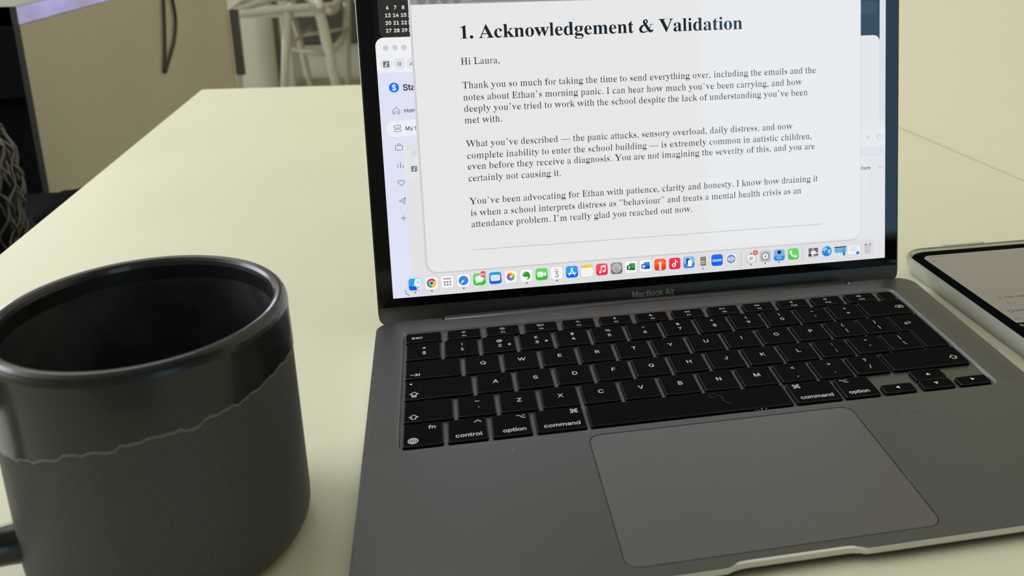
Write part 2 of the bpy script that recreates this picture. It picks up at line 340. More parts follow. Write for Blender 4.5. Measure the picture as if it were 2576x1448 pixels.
R m 778 27 0 29 23 70 27 89 37 97 54 99 81 98 387 87 414 71 423 50 426 48 434 34 449 198 449 184 437 182 431 180 395 188 383 279 434 313 458 333 461 358 458 430 409 435 403 434 398 425 385 432 378 458 388 482 409 568 459 610 458 686 400 673 380 682 306 683 60 689 41 696 32 716 26 748 23 751 0 531 0 535 23 575 27 589 35 597 50 601 81 601 314 597 356 590 378 579 388 567 392 536 393 507 390 457 373 430 343 432 55 439 38 449 29 494 23 497 0 283 0 286 23 326 27 339 35 347 50 351 81 351 314 348 355 340 377 329 388 317 391 287 393 256 389 211 376 196 363 180 340 182 56 189 38 198 30 245 23 248 0
R n 500 24 0 26 23 65 27 83 37 90 54 93 81 93 366 89 398 84 411 75 419 46 426 44 434 31 449 187 449 174 437 170 418 170 399 172 393 180 387 195 393 224 414 302 460 341 458 411 406 415 400 402 380 410 306 411 60 417 41 424 32 443 26 473 23 477 0 266 0 267 23 306 27 323 38 330 56 333 81 333 314 329 356 322 378 312 388 301 392 272 393 237 389 206 380 186 363 170 340 172 55 179 37 188 29 234 23 236 0
R o 500 250 -15 226 -13 157 13 130 34 110 53 87 88 70 129 59 174 55 223 59 272 70 318 87 359 110 394 129 413 156 434 225 459 250 461 274 459 342 434 369 414 388 395 412 360 429 319 440 273 444 223 440 172 429 127 412 86 389 52 346 12 275 -13|259 17 290 19 305 27 325 47 339 74 347 108 351 142 353 223 351 307 344 349 334 380 323 401 311 417 287 430 228 432 203 427 188 417 170 392 160 366 152 329 148 281 150 136 162 74 182 39 195 26 214 19
R p 500 24 -201 24 -179 69 -172 85 -162 92 -146 95 -92 94 381 90 401 85 413 69 423 51 427 49 434 33 449 186 449 170 437 168 430 168 393 176 380 199 393 218 410 257 434 290 459 310 462 331 460 407 411 403 396 426 349 441 294 447 231 441 164 426 105 398 49 400 34 363 13 327 -13 306 -15 286 -12 250 15 192 47 176 35 174 -84 181 -148 188 -160 197 -168 266 -178 266 -201|267 41 315 47 336 66 354 112 362 161 363 265 353 346 345 369 334 385 320 396 294 402 258 401 204 378 189 367 174 340 174 99 186 74 202 55 234 44
R r 333 21 0 21 23 61 30 74 37 79 49 82 73 80 395 73 415 60 423 44 425 43 437 30 449 163 449 150 437 148 431 148 377 154 365 194 387 254 457 270 461 290 458 308 422 320 385 305 326 287 322 270 325 264 348 251 373 216 376 171 356 160 335 154 309 152 81 154 53 160 40 171 31 229 23 229 0
R s 389 204 -15 183 -11 139 9 104 13 89 11 80 6 69 -13 48 -13 50 11 68 29 49 88 48 153 72 153 84 110 110 48 131 30 146 24 222 22 242 28 257 38 267 53 276 85 274 104 267 122 246 145 204 168 118 204 94 222 73 245 66 262 74 299 71 348 76 375 86 399 102 421 105 435 150 449 164 459 201 460 238 447 272 441 298 444 311 462 329 462 328 438 312 421 328 380 329 321 308 321 274 401 266 413 247 425 225 428 164 427 142 414 127 386 127 354 132 340 144 325 194 296 265 268 290 255 320 227 332 203 322 156 327 120 325 89 310 48 286 17 257 5 228 -12
R t 278 150 -14 129 -11 85 31 71 51 82 69 82 75 81 386 80 392 66 403 25 403 25 434 33 442 67 459 118 530 134 572 157 613 176 613 175 572 162 531 155 490 155 455 161 449 253 449 253 403 169 403 155 392 154 119 156 87 161 70 171 60 212 59 224 65 236 78 251 108 271 95 260 70 243 48 167 -12
R u 500 175 -15 152 -12 82 41 94 59 86 122 83 388 79 404 71 416 58 423 37 426 34 434 22 449 183 449 170 437 165 414 166 95 174 71 187 57 203 52 233 52 259 54 305 69 329 95 329 359 326 390 316 414 298 423 272 426 258 449 426 449 415 437 408 414 408 86 412 68 420 54 437 46 460 43 460 18 417 16 381 10 305 -15 308 -2 325 16 326 46 312 58 281 35 196 -12
R v 500 232 -15 221 13 218 57 202 117 92 359 63 411 48 420 4 425 -4 437 -4 449 268 449 267 426 220 424 194 419 184 411 181 400 183 388 267 188 281 177 305 188 309 194 395 394 396 418 384 424 362 426 360 434 341 449 489 449 470 434 469 427 453 418 446 392 424 352 354 193 349 188 316 171 312 166 289 111 275 57 273 13 261 -15
R w 722 203 -15 192 13 190 57 172 123 58 383 35 416 -6 425 -15 449 227 449 217 425 169 418 162 411 159 400 168 366 242 195 256 184 280 195 285 201 319 273 323 279 358 296 381 340 364 385 345 418 332 423 285 427 281 449 535 449 523 425 491 423 472 418 464 410 461 400 464 379 524 215 537 204 561 215 566 221 635 370 643 399 644 418 620 427 619 434 600 449 731 449 712 434 711 427 698 423 700 412 696 395 614 220 609 215 575 198 571 193 544 133 525 67 522 24 506 -15 480 -15 468 19 468 70 452 144 407 268 403 274 380 285 365 274 330 198 326 192 292 176 287 171 262 111 247 56 244 13 232 -15
R x 500 27 0 34 7 35 21 54 30 64 39 157 154 204 178 221 197 167 277 149 297 143 312 89 391 74 406 56 417 13 425 7 437 6 449 264 449 263 426 210 421 195 414 191 405 205 376 252 308 268 297 299 311 354 376 380 411 377 420 343 426 341 434 323 449 479 449 461 436 459 429 441 422 414 385 346 308 299 285 282 266 337 187 354 167 360 152 428 52 451 29 500 22 500 0 243 0 247 23 309 29 317 37 319 48 308 73 255 150 225 165 208 156 148 83 120 43 119 32 125 25 166 21 159 7 165 0 169 0
R y 500 87 -203 64 -200 35 -169 20 -147 16 -131 17 -109 32 -65 38 -60 51 -58 84 -61 96 -88 96 -130 101 -139 120 -143 156 -141 190 -107 215 -64 234 -7 229 9 228 42 205 118 91 363 71 398 52 418 -8 425 -8 449 270 449 267 425 197 419 186 411 183 398 191 371 271 189 275 183 299 172 313 183 384 349 400 404 400 419 367 425 366 437 347 449 490 449 470 437 469 425 458 422 452 390 432 351 362 186 358 180 325 163 320 158 300 108 286 53 283 -2 256 -67 229 -118 220 -129 175 -155 118 -200
R . 250 180 45 169 77 142 97 108 97 81 77 70 45 81 13 108 -7 142 -7 169 13
R , 250 56 43 69 96 115 116 168 90 184 30 168 -42 108 -115 69 -141 62 -122 115 -75 138 -23 122 -6 82 0
R ’ 333 102 604 115 655 160 674 211 648 227 591 211 520 154 450 115 424 109 444 160 488 182 540 166 556 128 562
R “ 444 170 566 158 522 120 505 76 527 62 576 76 637 126 698 158 720 164 703 120 664 101 620 114 607 148 601/360 566 348 522 310 505 266 527 252 576 266 637 316 698 348 720 354 703 310 664 291 620 304 607 338 601
R ” 444 80 604 92 648 130 665 174 643 188 594 174 533 124 472 92 450 86 467 130 506 149 550 136 563 102 569/270 604 282 648 320 665 364 643 378 594 364 533 314 472 282 450 276 467 320 506 339 550 326 563 292 569
R — 1000 0 200 1000 200 1000 245 0 245
S A 685 23 0 288 727 395 727 662 0 564 0 410 432 332 684 350 684 304 530 121 0/157 203 157 284 528 284 528 203
S B 652 86 0 86 727 363 727 429 717 470 701 513 671 544 632 563 585 569 523 560 474 539 436 509 409 450 381 450 375 493 364 527 345 557 317 580 280 594 235 597 181 591 142 572 95 549 65 518 40 478 20 430 6 352 0|178 81 389 84 437 94 461 106 487 131 506 172 505 222 489 263 453 302 399 325 355 330 178 330|178 408 360 409 395 417 427 432 462 466 478 505 478 555 461 595 428 627 390 641 343 645 178 645
S C 729 382 -10 314 -3 253 16 197 48 149 91 111 144 81 208 63 281 58 363 63 445 81 518 111 582 149 636 197 679 253 711 314 730 382 737 436 733 486 721 533 701 574 673 610 639 640 598 662 551 676 498 584 498 561 556 541 584 517 607 467 636 400 651 334 647 276 626 226 588 187 535 165 486 152 428 148 340 156 278 172 223 196 176 226 138 263 109 304 89 350 78 400 76 451 86 497 106 536 137 565 178 584 229 676 229 662 177 640 130 611 89 575 54 533 27 487 7 436 -6
S D 718 313 0 137 0 137 81 307 81 369 86 439 107 494 145 534 198 548 229 563 283 570 386 559 465 542 515 516 558 483 593 457 612 410 632 356 643 133 645 133 727 373 724 443 710 484 694 539 659 584 614 619 559 644 494 659 393 654 284 637 212 619 170 597 131 569 97 538 68 481 34 415 11/178 727 178 0 86 0 86 727
S E 598 86 0 86 727 532 727 532 645 178 645 178 408 508 408 508 327 178 327 178 81 536 81 536 0
S F 586 86 0 86 727 527 727 527 645 178 645 178 398 495 398 495 316 178 316 178 0
S G 744 384 -10 314 -3 252 16 196 48 148 91 110 145 81 209 63 282 58 363 63 445 81 518 110 582 148 636 195 679 250 711 312 730 379 737 434 732 486 720 534 699 576 671 612 636 642 595 664 549 678 498 583 498 558 555 527 594 489 624 442 643 389 651 332 647 289 633 249 609 205 564 179 520 160 468 150 408 150 319 160 259 179 207 215 151 263 109 305 89 335 80 414 77 481 96 534 133 566 176 586 229 593 289 621 284 404 284 404 365 683 365 682 264 673 202 653 147 623 98 585 58 521 18 446 -5
S H 739 86 0 86 727 178 727 178 413 561 413 561 727 653 727 653 0 561 0 561 331 178 331 178 0
S I 429 44 0 44 81 169 81 169 645 44 645 44 727 385 727 385 645 261 645 261 81 385 81 385 0
S J 566 264 -10 219 -6 158 12 124 34 94 62 71 96 56 136 48 182 47 247 140 247 140 192 148 149 166 115 202 85 238 73 291 73 326 85 354 106 375 137 388 192 388 727 481 727 481 208 472 136 447 78 405 34 351 4 310 -6
S K 667 149 208 149 309 249 433 520 727 641 727 330 394 325 395/86 0 86 727 178 727 178 0/532 0 268 370 326 442 641 0
S L 562 86 0 86 727 178 727 178 81 516 81 516 0
S M 898 86 0 86 727 217 727 396 267 450 120 500 260 681 727 811 727 811 0 721 0 721 585 488 0 409 0 178 585 178 0
S N 748 86 0 86 727 175 727 565 155 565 727 655 727 655 0 565 0 176 580 176 0
S O 762 382 -10 314 -3 253 16 197 48 150 91 111 144 81 208 64 281 58 363 64 445 81 518 111 582 150 636 197 679 253 711 314 730 382 737 449 730 510 711 566 679 613 636 652 582 681 518 699 445 704 363 699 281 681 208 652 144 613 91 566 48 510 16 449 -3|382 76 429 80 472 94 512 117 547 149 575 190 597 240 610 297 615 363 610 429 597 487 575 537 547 578 512 610 472 633 429 647 382 651 334 647 290 633 250 609 216 577 187 536 165 487 152 429 148 363 152 297 165 240 187 191 216 150 250 118 290 94 334 80
S P 635 86 0 86 727 178 727 178 0/130 727 376 725 430 715 475 696 523 661 542 639 563 601 582 529 580 450 557 379 523 332 488 304 461 289 395 270 336 265 130 265 130 346 359 348 406 357 441 377 472 411 490 466 490 528 472 582 455 604 433 622 383 641 346 646 130 646
S Q 762 350 227 447 227 669 -68 573 -68/382 -10 314 -3 253 16 197 48 150 91 111 144 81 208 64 281 58 363 64 445 81 518 111 582 150 636 197 679 253 711 314 730 382 737 449 730 510 711 566 679 613 636 652 582 681 518 699 445 704 363 699 281 681 208 652 144 613 91 566 48 510 16 449 -3|382 76 429 80 472 94 512 117 547 149 575 190 597 240 610 297 615 363 610 429 597 487 575 537 547 578 512 610 472 633 429 647 382 651 334 647 290 633 250 609 216 577 187 536 165 487 152 429 148 363 152 297 165 240 187 191 216 150 250 118 290 94 334 80
S R 642 86 0 86 727 178 727 178 0/130 727 377 725 431 716 489 691 534 654 551 631 570 593 585 519 578 442 551 376 513 334 461 304 396 286 337 282 130 282 130 364 348 365 407 374 442 391 468 415 484 446 492 482 491 534 481 570 456 607 425 628 396 639 360 645 130 646/504 0 329 327 433 327 611 0
S S 638 320 -13 263 -9 213 2 168 20 130 44 100 74 77 110 62 151 55 195 149 195 161 148 189 112 229 88 287 72 355 72 409 86 451 111 481 146 492 180 493 216 483 244 458 271 423 292 241 349 166 381 112 425 93 452 81 481 74 532 79 576 93 616 125 662 157 689 211 717 273 733 324 737 376 733 423 722 465 704 501 681 531 652 553 618 567 581 573 540 482 540 467 589 432 625 408 638 368 651 299 654 239 640 207 622 189 604 172 576 166 553 166 519 173 496 199 466 234 444 445 377 513 340 547 306 568 273 581 233 584 198 579 155 566 115 544 79 514 48 476 22 431 3 379 -9
S T 641 45 645 45 727 596 727 596 645 367 645 367 0 275 0 275 645
S U 739 370 -12 289 -3 253 7 205 31 151 74 121 114 106 144 91 194 86 229 86 727 178 727 178 255 181 217 191 183 221 133 257 103 314 80 370 74 425 80 473 97 510 125 544 172 555 205 561 242 561 727 653 727 653 229 644 177 634 144 618 114 588 74 535 31 486 7 450 -3
S V 685 291 0 23 727 121 727 275 295 354 44 335 44 382 197 564 727 662 727 397 0
S W 981 221 0 23 727 118 727 233 280 282 57 270 57 302 208 438 727 543 727 678 208 710 57 698 57 729 208 862 727 957 727 758 0 651 0 525 462 480 679 500 679 479 564 329 0
S X 678 26 0 310 406 310 338 42 727 149 727 292 516 348 417 332 417 360 470 534 727 638 727 370 342 370 410 651 0 545 0 383 236 329 330 349 330 322 281 131 0
S Y 674 291 0 291 298 23 727 130 727 318 417 357 329 320 329 359 419 544 727 650 727 383 298 383 0
S Z 626 60 0 60 66 437 615 487 680 497 649 58 645 58 727 567 727 567 660 191 115 139 47 129 78 571 81 571 0
S a 556 228 -12 179 -7 135 7 106 24 74 55 53 94 45 129 45 176 54 214 66 237 89 262 143 291 255 314 348 326 379 336 390 347 393 359 387 412 370 440 349 457 314 470 280 473 236 468 194 451 164 425 143 391 59 416 75 450 96 479 121 501 159 524 201 539 244 548 277 549 342 542 384 528 424 504 455 467 473 426 481 359 481 0 395 0 395 74 389 74 360 35 323 9 281 -7|243 65 288 70 317 79 341 94 367 119 380 141 391 172 394 271 371 260 192 227 162 211 144 194 135 178 131 150 135 124 146 103 163 87 185 75
S b 606 328 -12 283 -7 239 10 202 39 169 84 160 84 160 0 75 0 75 727 162 727 162 456 169 456 211 510 253 536 315 549 376 545 434 523 483 486 521 433 541 385 556 311 556 228 546 171 521 105 483 53 434 15 392 -3|315 67 350 71 381 82 408 101 430 125 447 155 459 190 469 271 459 350 447 384 430 414 408 438 382 456 350 468 315 471 279 468 248 457 222 439 200 416 183 387 171 352 161 271 171 188 184 153 201 124 223 99 249 81 280 70
S c 565 296 -12 243 -7 196 8 153 33 117 65 88 106 66 154 53 208 49 268 53 328 66 383 88 431 117 472 153 505 196 530 243 544 296 549 372 539 436 509 463 487 486 460 504 430 517 396 433 374 415 413 386 444 346 464 296 471 270 470 236 460 216 450 191 428 170 401 155 369 142 321 138 281 140 228 151 179 165 146 191 109 216 88 259 70 296 66 347 74 387 94 417 127 435 167 519 146 506 111 488 80 438 30 372 -1
S d 606 279 -12 230 -7 173 15 124 53 86 105 60 171 51 228 51 311 65 385 86 433 124 486 173 523 231 545 292 549 353 536 395 510 438 456 444 456 444 727 531 727 531 0 447 0 447 84 438 84 405 39 368 10 325 -7|292 67 327 70 358 81 384 99 406 124 423 153 436 188 445 271 436 352 424 387 407 416 385 439 358 457 327 468 292 471 256 468 225 456 198 438 176 414 159 384 147 350 138 271 147 190 160 155 177 125 199 101 226 82 257 71
S e 577 303 -12 247 -7 213 2 167 23 128 54 97 92 72 137 56 189 49 246 51 307 61 363 79 414 105 458 138 494 178 522 224 540 275 549 326 547 380 534 420 515 456 487 487 450 510 403 523 361 530 295 530 242 107 242 107 316 483 316 443 289 436 351 416 403 383 442 338 466 293 472 248 466 209 448 172 412 151 375 140 334 138 225 145 186 158 152 176 123 198 100 225 83 256 71 319 66 362 75 393 91 421 119 437 151 522 130 493 73 445 28 381 -2
S f 362 326 542 326 467 9 467 9 542/115 0 115 617 121 659 132 686 148 709 169 727 202 745 239 755 268 757 318 753 347 745 325 669 278 677 244 672 221 657 207 632 202 598 202 0
S g 607 296 -215 227 -209 160 -186 110 -151 72 -99 145 -58 183 -103 236 -132 274 -138 312 -139 355 -131 381 -121 421 -89 439 -54 445 -8 445 98 438 98 410 59 382 35 352 19 314 9 262 7 216 15 174 31 136 55 104 88 87 114 66 160 56 195 49 294 56 352 66 387 86 434 114 474 161 515 202 536 232 545 280 549 345 540 396 510 440 456 447 456 447 542 532 542 532 -13 524 -77 514 -104 492 -139 474 -159 441 -182 373 -207|293 84 328 88 359 97 385 113 407 135 424 163 436 195 446 275 437 354 424 388 407 416 385 440 359 457 328 468 293 471 257 468 226 457 199 438 177 415 160 386 147 352 138 275 148 197 160 165 177 137 199 115 226 98 257 88
S h 586 162 324 162 0 75 0 75 727 162 727 162 411 146 411 168 461 196 499 229 525 267 541 310 549 364 546 411 532 450 506 474 480 492 447 509 377 510 0 423 0 422 352 410 404 381 443 351 461 314 470 272 468 230 453 202 433 181 404 167 368
S i 238 75 0 75 542 162 542 162 0/120 633 96 637 77 650 63 668 59 690 63 713 77 732 96 744 120 748 143 744 163 732 176 713 181 690 176 668 163 650 143 637
S j 238 75 542 162 542 160 -78 153 -110 140 -138 109 -174 83 -189 53 -199 -14 -204 -14 -124 20 -123 48 -112 65 -91 74 -60/119 633 96 637 76 650 63 668 59 690 63 713 76 732 96 744 119 748 143 744 162 732 176 713 180 690 176 668 162 650 143 637
S k 544 157 195 157 302 172 302 406 542 515 542 263 285 253 285/75 0 75 727 162 727 162 0/420 0 211 265 273 327 532 0
S l 270 199 -3 144 5 114 21 92 47 77 92 75 727 162 727 164 116 170 93 181 80 202 74 242 78 258 4
S m 871 75 0 75 542 160 542 161 422 154 422 173 471 202 508 246 537 296 551 355 547 401 524 428 496 447 462 459 421 446 421 465 467 495 504 535 531 582 548 636 551 680 544 729 520 760 489 787 435 795 380 796 0 708 0 708 362 704 402 690 432 667 453 630 469 598 472 556 466 522 448 497 421 483 386 479 353 479 0 392 0 390 393 380 421 354 451 327 465 285 472 247 466 212 449 184 420 167 380 162 340 162 0
S n 585 162 324 162 0 75 0 75 542 160 542 160 411 146 411 168 461 196 499 229 525 267 541 310 549 364 546 411 532 450 506 474 480 492 447 509 377 510 0 423 0 422 352 410 404 381 443 351 461 314 470 272 468 230 453 202 433 181 404 167 368
S o 593 296 -12 243 -7 196 8 153 33 117 65 88 106 66 154 53 208 49 268 53 328 66 383 88 431 117 472 153 505 196 530 243 544 296 549 349 544 398 530 440 505 476 472 505 431 527 383 540 328 544 268 540 208 527 154 505 106 476 65 440 33 398 8 349 -7|296 66 357 77 386 94 410 118 429 146 443 179 452 216 456 268 454 308 443 357 429 391 410 420 386 443 357 460 296 471 236 460 207 443 184 420 165 391 151 357 140 308 138 268 142 216 151 179 165 146 184 118 207 94 236 77
S p 606 75 -204 75 542 160 542 160 456 169 456 196 494 217 514 245 533 271 543 344 549 376 545 420 530 472 496 503 461 528 418 546 368 556 311 556 228 546 171 529 121 504 77 460 32 406 2 361 -10 304 -11 255 1 213 29 169 84 162 84 162 -204|315 67 350 71 381 82 408 101 430 125 447 155 459 190 469 271 459 350 447 384 430 414 408 438 382 456 350 468 315 471 279 468 248 457 222 439 200 416 183 387 171 352 161 271 171 188 184 153 201 124 223 99 249 81 280 70
S q 606 531 -204 444 -204 444 84 438 84 394 29 352 1 303 -11 246 -10 200 2 147 32 103 77 78 121 60 171 51 228 51 311 60 368 78 418 104 461 135 496 187 530 216 541 263 549 335 543 362 533 389 514 411 494 438 456 447 456 447 542 531 542|292 67 327 70 358 81 384 99 406 124 423 153 436 188 445 271 436 352 424 387 407 416 385 439 358 457 327 468 292 471 256 468 225 456 198 438 176 414 159 384 147 350 138 271 147 190 160 155 177 125 199 101 226 82 257 71
S r 370 75 0 75 542 160 542 160 459 165 459 193 504 237 536 281 548 348 548 348 461 286 465 243 457 200 431 176 398 163 348 162 0
S s 522 260 -12 183 -2 120 25 96 46 75 71 60 101 51 135 134 152 150 113 170 92 204 73 247 65 286 66 321 74 349 89 375 116 382 139 382 160 372 184 358 198 322 216 195 248 136 272 95 307 81 328 69 364 67 403 73 435 87 465 115 498 153 524 188 538 226 547 281 549 342 540 399 512 439 469 463 414 383 396 364 432 332 462 292 474 245 474 204 463 168 434 156 405 161 369 177 348 205 331 363 289 417 262 438 245 459 215 471 179 473 140 467 107 453 77 432 50 404 27 371 9 333 -4
S t 325 291 542 291 467 9 467 9 542/93 673 180 673 182 116 194 88 214 75 243 71 288 77 304 2 274 -4 223 -5 165 8 122 40 98 87 93 133
S u 586 261 -7 197 2 154 21 112 62 88 108 76 182 75 542 162 542 162 206 167 162 181 127 214 92 246 77 286 72 332 78 363 93 390 116 409 147 423 207 423 542 510 542 510 0 426 0 426 131 439 131 425 96 408 67 379 33 331 5 304 -3
S v 556 232 0 25 542 121 542 236 221 294 30 263 30 320 221 436 542 531 542 323 0
S w 810 197 0 32 542 124 542 220 195 250 59 236 59 265 192 360 542 452 542 545 194 575 59 559 59 590 193 686 542 778 542 614 0 526 0 456 245 395 483 415 483 375 321 284 0
S x 541 30 0 245 312 244 244 41 542 143 542 296 294 251 294 333 437 403 542 503 542 298 241 298 306 511 0 410 0 247 260 292 260 212 122 131 0
S y 556 68 -198 88 -122 143 -128 177 -114 205 -76 232 -2 25 542 121 542 236 221 294 30 262 30 320 221 436 542 531 542 292 -83 269 -130 234 -172 183 -200 131 -207
S z 543 60 0 60 65 363 457 363 462 68 462 68 542 475 542 475 473 180 86 180 81 484 81 484 0
S 0 647 324 -10 267 -4 216 15 172 46 135 88 106 142 85 206 73 280 68 363 73 446 85 520 107 585 136 638 173 681 216 712 267 730 324 737 381 730 432 712 475 681 512 638 541 585 562 520 575 446 579 363 575 280 562 206 541 142 512 88 476 46 432 15 381 -4|324 71 362 76 395 90 424 115 448 148 467 190 480 240 489 298 491 363 489 429 480 487 467 537 448 579 424 613 395 637 362 652 324 657 286 652 253 637 224 613 200 579 181 537 167 487 159 429 156 363 159 298 167 240 181 190 200 148 224 115 253 90 286 76
S 1 647 109 0 109 78 559 78 559 0/394 727 394 0 303 0 303 641 123 511 123 610 283 727
S 2 647 91 0 91 68 403 403 444 467 457 522 451 575 424 618 405 633 374 648 320 657 262 647 219 619 191 575 181 517 94 517 98 564 116 619 139 655 169 685 204 709 245 726 290 735 338 736 383 730 424 716 482 678 508 647 528 612 544 546 542 502 533 463 510 414 480 370 382 257 218 86 218 81 556 81 556 0
S 3 647 311 -10 263 -6 218 4 176 20 140 43 109 71 85 105 70 144 62 188 156 188 167 146 192 112 228 88 272 75 323 71 374 80 418 101 444 125 465 166 470 217 460 263 434 303 402 328 359 346 303 353 224 354 224 427 411 641 411 646 100 646 100 727 532 727 532 658 302 398 302 413 341 415 394 409 455 387 503 352 530 318 554 265 562 207 553 147 543 120 521 82 468 33 396 1
S 4 647 57 151 57 226 353 727 444 727 155 232 590 232 590 151/403 0 403 454 490 454 490 0
S 5 647 316 -10 269 -6 226 5 188 23 154 46 126 75 105 109 91 146 85 186 175 186 182 155 192 134 208 115 233 94 289 73 327 72 358 76 386 87 411 103 432 124 449 149 461 178 467 209 463 276 448 316 424 349 392 374 355 390 311 396 266 391 215 373 183 351 96 361 137 727 523 727 523 646 215 646 191 431 245 461 299 475 364 474 420 459 468 430 514 381 541 330 556 272 558 216 551 167 535 122 500 70 454 30 413 8 367 -5
S 6 647 323 -10 259 -2 217 14 178 38 137 81 108 135 95 181 91 231 97 285 120 356 157 425 361 727 460 727 216 373 208 373 223 398 245 419 273 436 306 446 336 449 383 445 451 421 504 377 540 316 555 241 551 176 544 145 525 104 500 67 468 37 430 13 402 2 372 -6|323 69 354 72 381 81 427 113 457 163 468 224 457 287 427 336 381 368 354 376 323 379 265 368 219 336 189 288 179 226 189 163 219 114 265 81 293 72
S 7 647 139 0 462 646 89 646 89 727 558 727 558 641 236 0
S 8 647 323 -10 271 -6 223 5 180 23 144 47 114 77 92 112 79 151 74 193 85 259 115 315 161 356 218 378 218 382 181 396 150 419 132 440 113 476 103 515 101 543 105 584 117 620 145 663 196 705 262 730 323 737 384 730 450 705 501 663 529 620 541 584 545 543 541 502 533 476 513 440 496 419 466 396 429 382 429 378 485 356 531 315 562 259 573 193 568 151 555 112 532 77 503 47 466 23 424 5 376 -6|323 70 389 79 438 105 470 146 481 198 478 227 470 253 436 297 386 326 323 336 260 326 210 297 176 253 168 227 165 198 176 146 208 105 258 79|323 414 376 422 418 448 446 487 456 537 447 586 420 624 377 649 323 657 269 649 227 624 199 586 190 537 199 487 227 448 270 422
S 9 647 323 737 372 732 430 713 468 689 509 646 539 592 551 546 556 496 550 442 526 370 490 302 286 0 186 0 431 354 439 354 423 329 401 308 373 291 340 281 311 278 264 282 196 306 142 350 106 411 92 470 95 552 103 582 121 624 147 660 179 690 217 714 245 725 275 732|323 658 293 655 266 646 220 613 189 564 179 503 189 440 220 391 266 359 323 348 381 359 427 391 457 439 468 501 457 563 427 613 381 646 354 655
S ! 280 96 229 90 727 189 727 182 229/140 -6 115 -2 94 13 79 34 75 59 79 83 94 104 115 119 140 123 165 119 186 104 200 83 205 59 200 34 186 13 165 -2
S @ 966 508 -193 406 -186 316 -163 239 -126 175 -75 124 -11 87 66 69 132 58 230 62 331 81 421 114 501 161 568 222 623 294 664 378 691 473 702 570 698 635 684 712 653 776 609 828 553 867 490 893 420 908 327 902 203 890 141 863 79 843 54 818 35 788 21 752 16 681 24 653 35 630 51 616 66 604 98 601 98 570 55 527 27 466 18 407 26 358 50 320 89 292 138 275 196 270 277 280 337 302 391 336 435 391 473 443 488 494 489 533 481 571 460 595 437 599 437 599 479 677 479 678 143 686 117 697 101 713 90 740 84 772 90 795 108 812 139 823 181 829 254 829 339 819 400 804 444 784 485 757 522 700 574 627 612 537 630 436 628 346 606 271 565 212 506 177 446 153 376 143 318 140 232 149 150 164 94 185 45 224 -11 260 -46 318 -83 369 -103 426 -116 511 -122 588 -115 699 -84 721 -153 663 -171 587 -187|471 93 522 100 546 112 566 129 581 151 592 179 602 250 597 327 588 355 575 378 558 395 537 406 483 416 453 415 427 409 385 379 357 332 346 274 353 199 375 144 392 123 413 106 440 96
S £ 607 52 58 52 81 81 84 103 95 119 112 130 146 121 528 130 587 153 640 179 673 211 700 249 720 278 729 325 736 370 735 408 728 454 707 493 677 524 638 545 591 553 551 469 539 455 587 436 616 411 638 379 651 342 656 300 651 274 641 246 621 221 586 209 534 219 181 213 138 198 111 175 91 132 70/52 0 52 81 441 82 460 88 468 99 472 153 554 153 552 99 542 61 515 25 484 8 428 0/52 327 52 400 445 400 445 327
S # 629 345 0 465 727 539 727 420 0/15 201 27 274 571 274 559 201/91 0 210 727 283 727 164 0/58 452 70 526 613 526 602 452
S $ 638 288 -106 288 833 349 833 349 -106/320 -13 263 -9 213 2 168 20 130 44 100 74 77 110 62 151 55 195 149 195 161 148 189 112 229 88 287 72 355 72 409 86 451 111 481 146 492 180 493 216 483 244 458 271 423 292 241 349 166 381 112 425 93 452 81 481 74 532 79 576 93 616 125 662 157 689 211 717 273 733 324 737 376 733 423 722 465 704 501 681 531 652 553 618 567 581 573 540 482 540 467 589 432 625 408 638 368 651 299 654 239 640 207 622 189 604 172 576 166 553 166 519 173 496 199 466 234 444 445 377 513 340 547 306 568 273 581 233 584 198 579 155 566 115 544 79 514 48 476 22 431 3 379 -9
S % 966 251 404 218 407 189 415 144 448 116 496 107 554 111 628 124 664 138 687 165 713 190 727 218 736 251 739 303 731 329 718 351 701 381 655 390 628 394 589 390 515 377 479 363 455 337 430 312 415 283 407|251 468 282 474 299 488 313 514 319 554 317 614 304 649 283 669 251 675 219 669 202 655 188 628 181 589 184 529 197 494 219 474/716 -14 683 -11 655 -2 630 12 609 30 582 78 572 136 576 210 589 246 604 270 630 295 655 309 684 318 716 321 769 313 795 301 816 283 846 238 856 201 859 171 855 97 842 61 828 37 801 12 777 -2 749 -11|716 50 741 53 764 70 778 96 785 136 782 196 769 231 748 251 716 258 692 254 668 238 653 211 647 171 649 111 663 76 684 56/189 0 689 727 772 727 272 0
S ^ 467 38 397 195 704 272 704 429 397 342 397 233 620 125 397
S & 640 281 -10 230 -6 185 5 145 24 111 48 85 78 65 112 53 149 49 190 59 253 73 279 98 312 201 399 338 503 366 540 373 561 374 587 361 624 331 650 307 657 281 658 257 654 235 644 217 630 205 611 197 589 196 563 208 519 241 468 625 0 520 0 173 418 125 492 110 539 108 581 116 625 136 664 164 695 202 718 236 729 286 734 324 731 359 722 389 707 422 681 446 647 457 619 462 588 459 546 444 503 416 464 366 419 200 294 157 249 143 220 139 187 143 154 161 118 197 86 247 69 308 69 359 85 414 121 459 173 488 240 499 321 583 321 576 243 558 184 535 139 476 67 436 33 400 15 347 -2
S * 647 288 318 294 473 163 389 128 451 266 522 128 593 163 656 294 572 288 727 358 727 352 572 482 656 517 593 380 522 517 451 482 389 352 473 358 318
S ( 390 127 295 131 377 148 484 175 590 210 688 252 770 337 770 287 653 249 529 224 408 216 295 223 197 245 95 283 -15 337 -137 252 -137 210 -57 177 23 145 133 132 214
S ) 390 53 -137 108 -12 146 98 167 199 174 295 166 408 142 529 104 653 53 770 138 770 164 723 195 650 238 506 261 356 263 295 258 213 245 131 222 49 191 -32 138 -137
S _ 456 456 0 456 -81 0 -81 0 0
S - 647 482 349 482 268 163 268 163 349
S + 647 282 49 282 520 364 520 364 49/88 245 88 323 559 323 559 245
